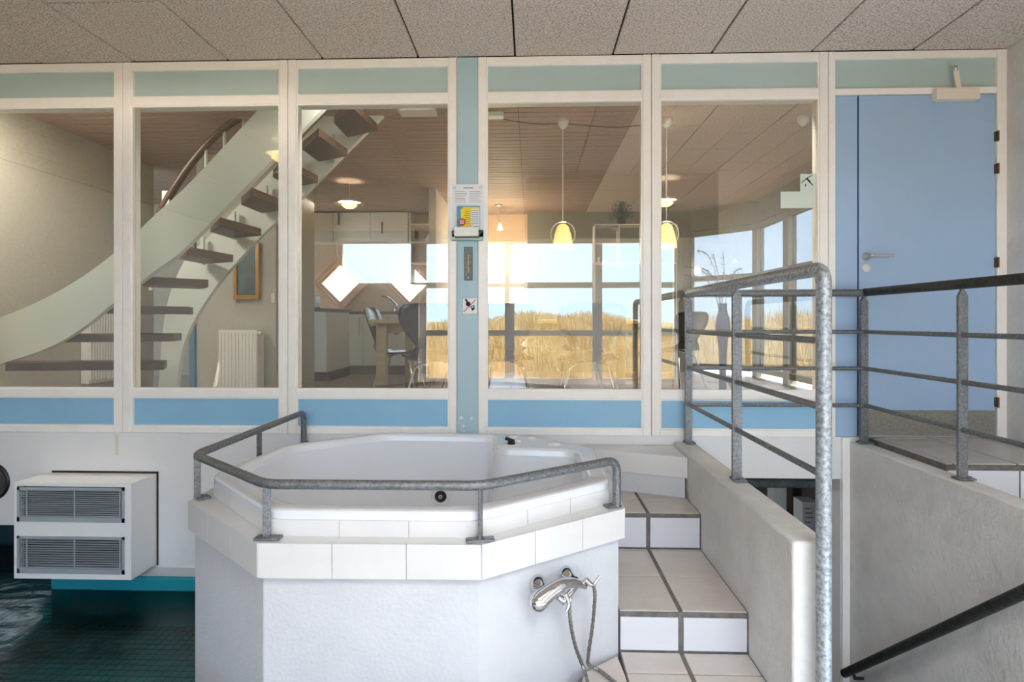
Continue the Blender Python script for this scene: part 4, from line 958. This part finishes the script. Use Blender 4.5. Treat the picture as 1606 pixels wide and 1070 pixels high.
# ================================================================== LAMPS OF THE HALL (seen mirrored in the glass)
def saucer(x, y, z, ztop, label):
    t = empty('saucer_pendant', (x, y, z)); tag(t, label, 'pendant lamp', 'saucer pendants of the pool hall')
    MB().lathe([(.03, .055), (.10, .04), (.17, .005), (.172, .0), (.10, .03), (.03, .045)], (0, 0, 0), n=30).build('upper_shade', 'creamplastic', t)
    MB().lathe([(0, -.055), (.05, -.048), (.085, -.02), (.087, -.014), (.04, -.01), (0, -.008)], (0, 0, 0), n=24).build('lower_shade', 'lampglow', t)
    MB().lathe([(.006, .05), (.012, .045), (.012, .03), (0, .025)], (0, 0, 0), n=16).build('bulb', 'lampglow', t)
    MB().tube([(0, 0, .04), (0, 0, ztop - z)], .003, 6).build('cord', 'white', t)
saucer(-2.2, 1.95, 1.46, CZ, 'lit saucer pendant mirrored over the white stair stringer')
saucer(-2.09, 6.5, 1.355, DC, 'lit saucer pendant hanging before the kitchen wall cabinets')
saucer(1.53, 6.5, 1.355, DC, 'lit saucer pendant in the fifth pane beside the bell pendant')
lamp('saucer_glow', 'POINT', (-2.2, 1.95, 1.465), 16, (1.0, .86, .68), .015); lamp('saucer_glow', 'POINT', (-2.09, 6.5, 1.36), 9, (1.0, .9, .76), .015); lamp('saucer_glow', 'POINT', (1.53, 6.5, 1.36), 4, (1.0, .9, .76), .015)

# ================================================================== OUTSIDE: DUNES
import numpy as np
rng = np.random.default_rng(5)
def dune_h(x, y, y0, base, rise):
    d = abs(y - y0); return base + rise * min(1, d / 14) + .30 * math.sin(x * .55 + y * .3) * min(1, d / 5) + .16 * math.sin(x * 1.3 - y * .8 + 1) * min(1, d / 5)
def dune(name, x0, x1, y0, y1, yn, base, rise, nx, ny, label, blades, near):
    m = MB(); vs = []
    for j in range(ny + 1):
        for i in range(nx + 1):
            x = x0 + (x1 - x0) * i / nx; y = y0 + (y1 - y0) * (j / ny) ** 1.6 if y1 > y0 else y0 + (y1 - y0) * (j / ny) ** 1.6
            vs.append((x, y, dune_h(x, y, yn, base, rise)))
    fs = []
    for j in range(ny):
        for i in range(nx):
            a = j * (nx + 1) + i; q = (a, a + 1, a + nx + 2, a + nx + 1); fs.append(q if y1 > y0 else tuple(reversed(q)))
    m.add(vs, fs, True); g_ = m.build(name, 'sand'); struct(g_)
    # marram grass: curved blades, one stuff object
    N = blades; X = rng.uniform(near[0], near[1], N); t = rng.uniform(0, 1, N) ** 1.5; Y = near[2] + (near[3] - near[2]) * t
    H = rng.uniform(.25, .62, N) ; A = rng.uniform(0, 2 * PI, N); B = rng.uniform(.05, .3, N); W = rng.uniform(.004, .010, N) * (1 + 2.5 * t)
    Z = np.array([dune_h(a, b, yn, base, rise) for a, b in zip(X, Y)])
    dx, dy = np.cos(A), np.sin(A); px, py = -dy * W, dx * W
    V = np.stack([np.stack([X - px, Y - py, Z - .03], 1), np.stack([X + px, Y + py, Z - .03], 1),
                  np.stack([X + px * .7 + dx * B * .35, Y + py * .7 + dy * B * .35, Z + H * .6], 1), np.stack([X - px * .7 + dx * B * .35, Y - py * .7 + dy * B * .35, Z + H * .6], 1),
                  np.stack([X + dx * B, Y + dy * B, Z + H], 1)], 1).reshape(-1, 3)
    idx = np.arange(N) * 5; me = bpy.data.meshes.new('marram_grass')
    faces = []
    for k in idx.tolist(): faces.append((k, k + 1, k + 2, k + 3)); faces.append((k + 3, k + 2, k + 4))
    me.from_pydata(V.tolist(), [], faces); me.materials.append(M['grass'])
    o = bpy.data.objects.new('marram_grass', me); C.objects.link(o); tag(o, label, 'grass', kind='stuff')
dune('ground_rear', -45, 45, -3.4, -60, -3.4, -1.55, 1.1, 60, 40, 'dry yellow dune grass mirrored in the middle panes', 70000, (-9, 9, -4.6, -20))
dune('ground_front', -45, 55, 8.9, 70, 8.9, -1.1, .75, 60, 40, 'dry yellow dune grass outside the bay window', 24000, (-9, 16, 9.3, 26))
dune('ground_side', 3.3, 50, 3.0, 8.9, 8.9, -1.1, .3, 30, 8, 'dry yellow dune grass right of the bay window', 12000, (3.8, 16, 3.5, 8.5))
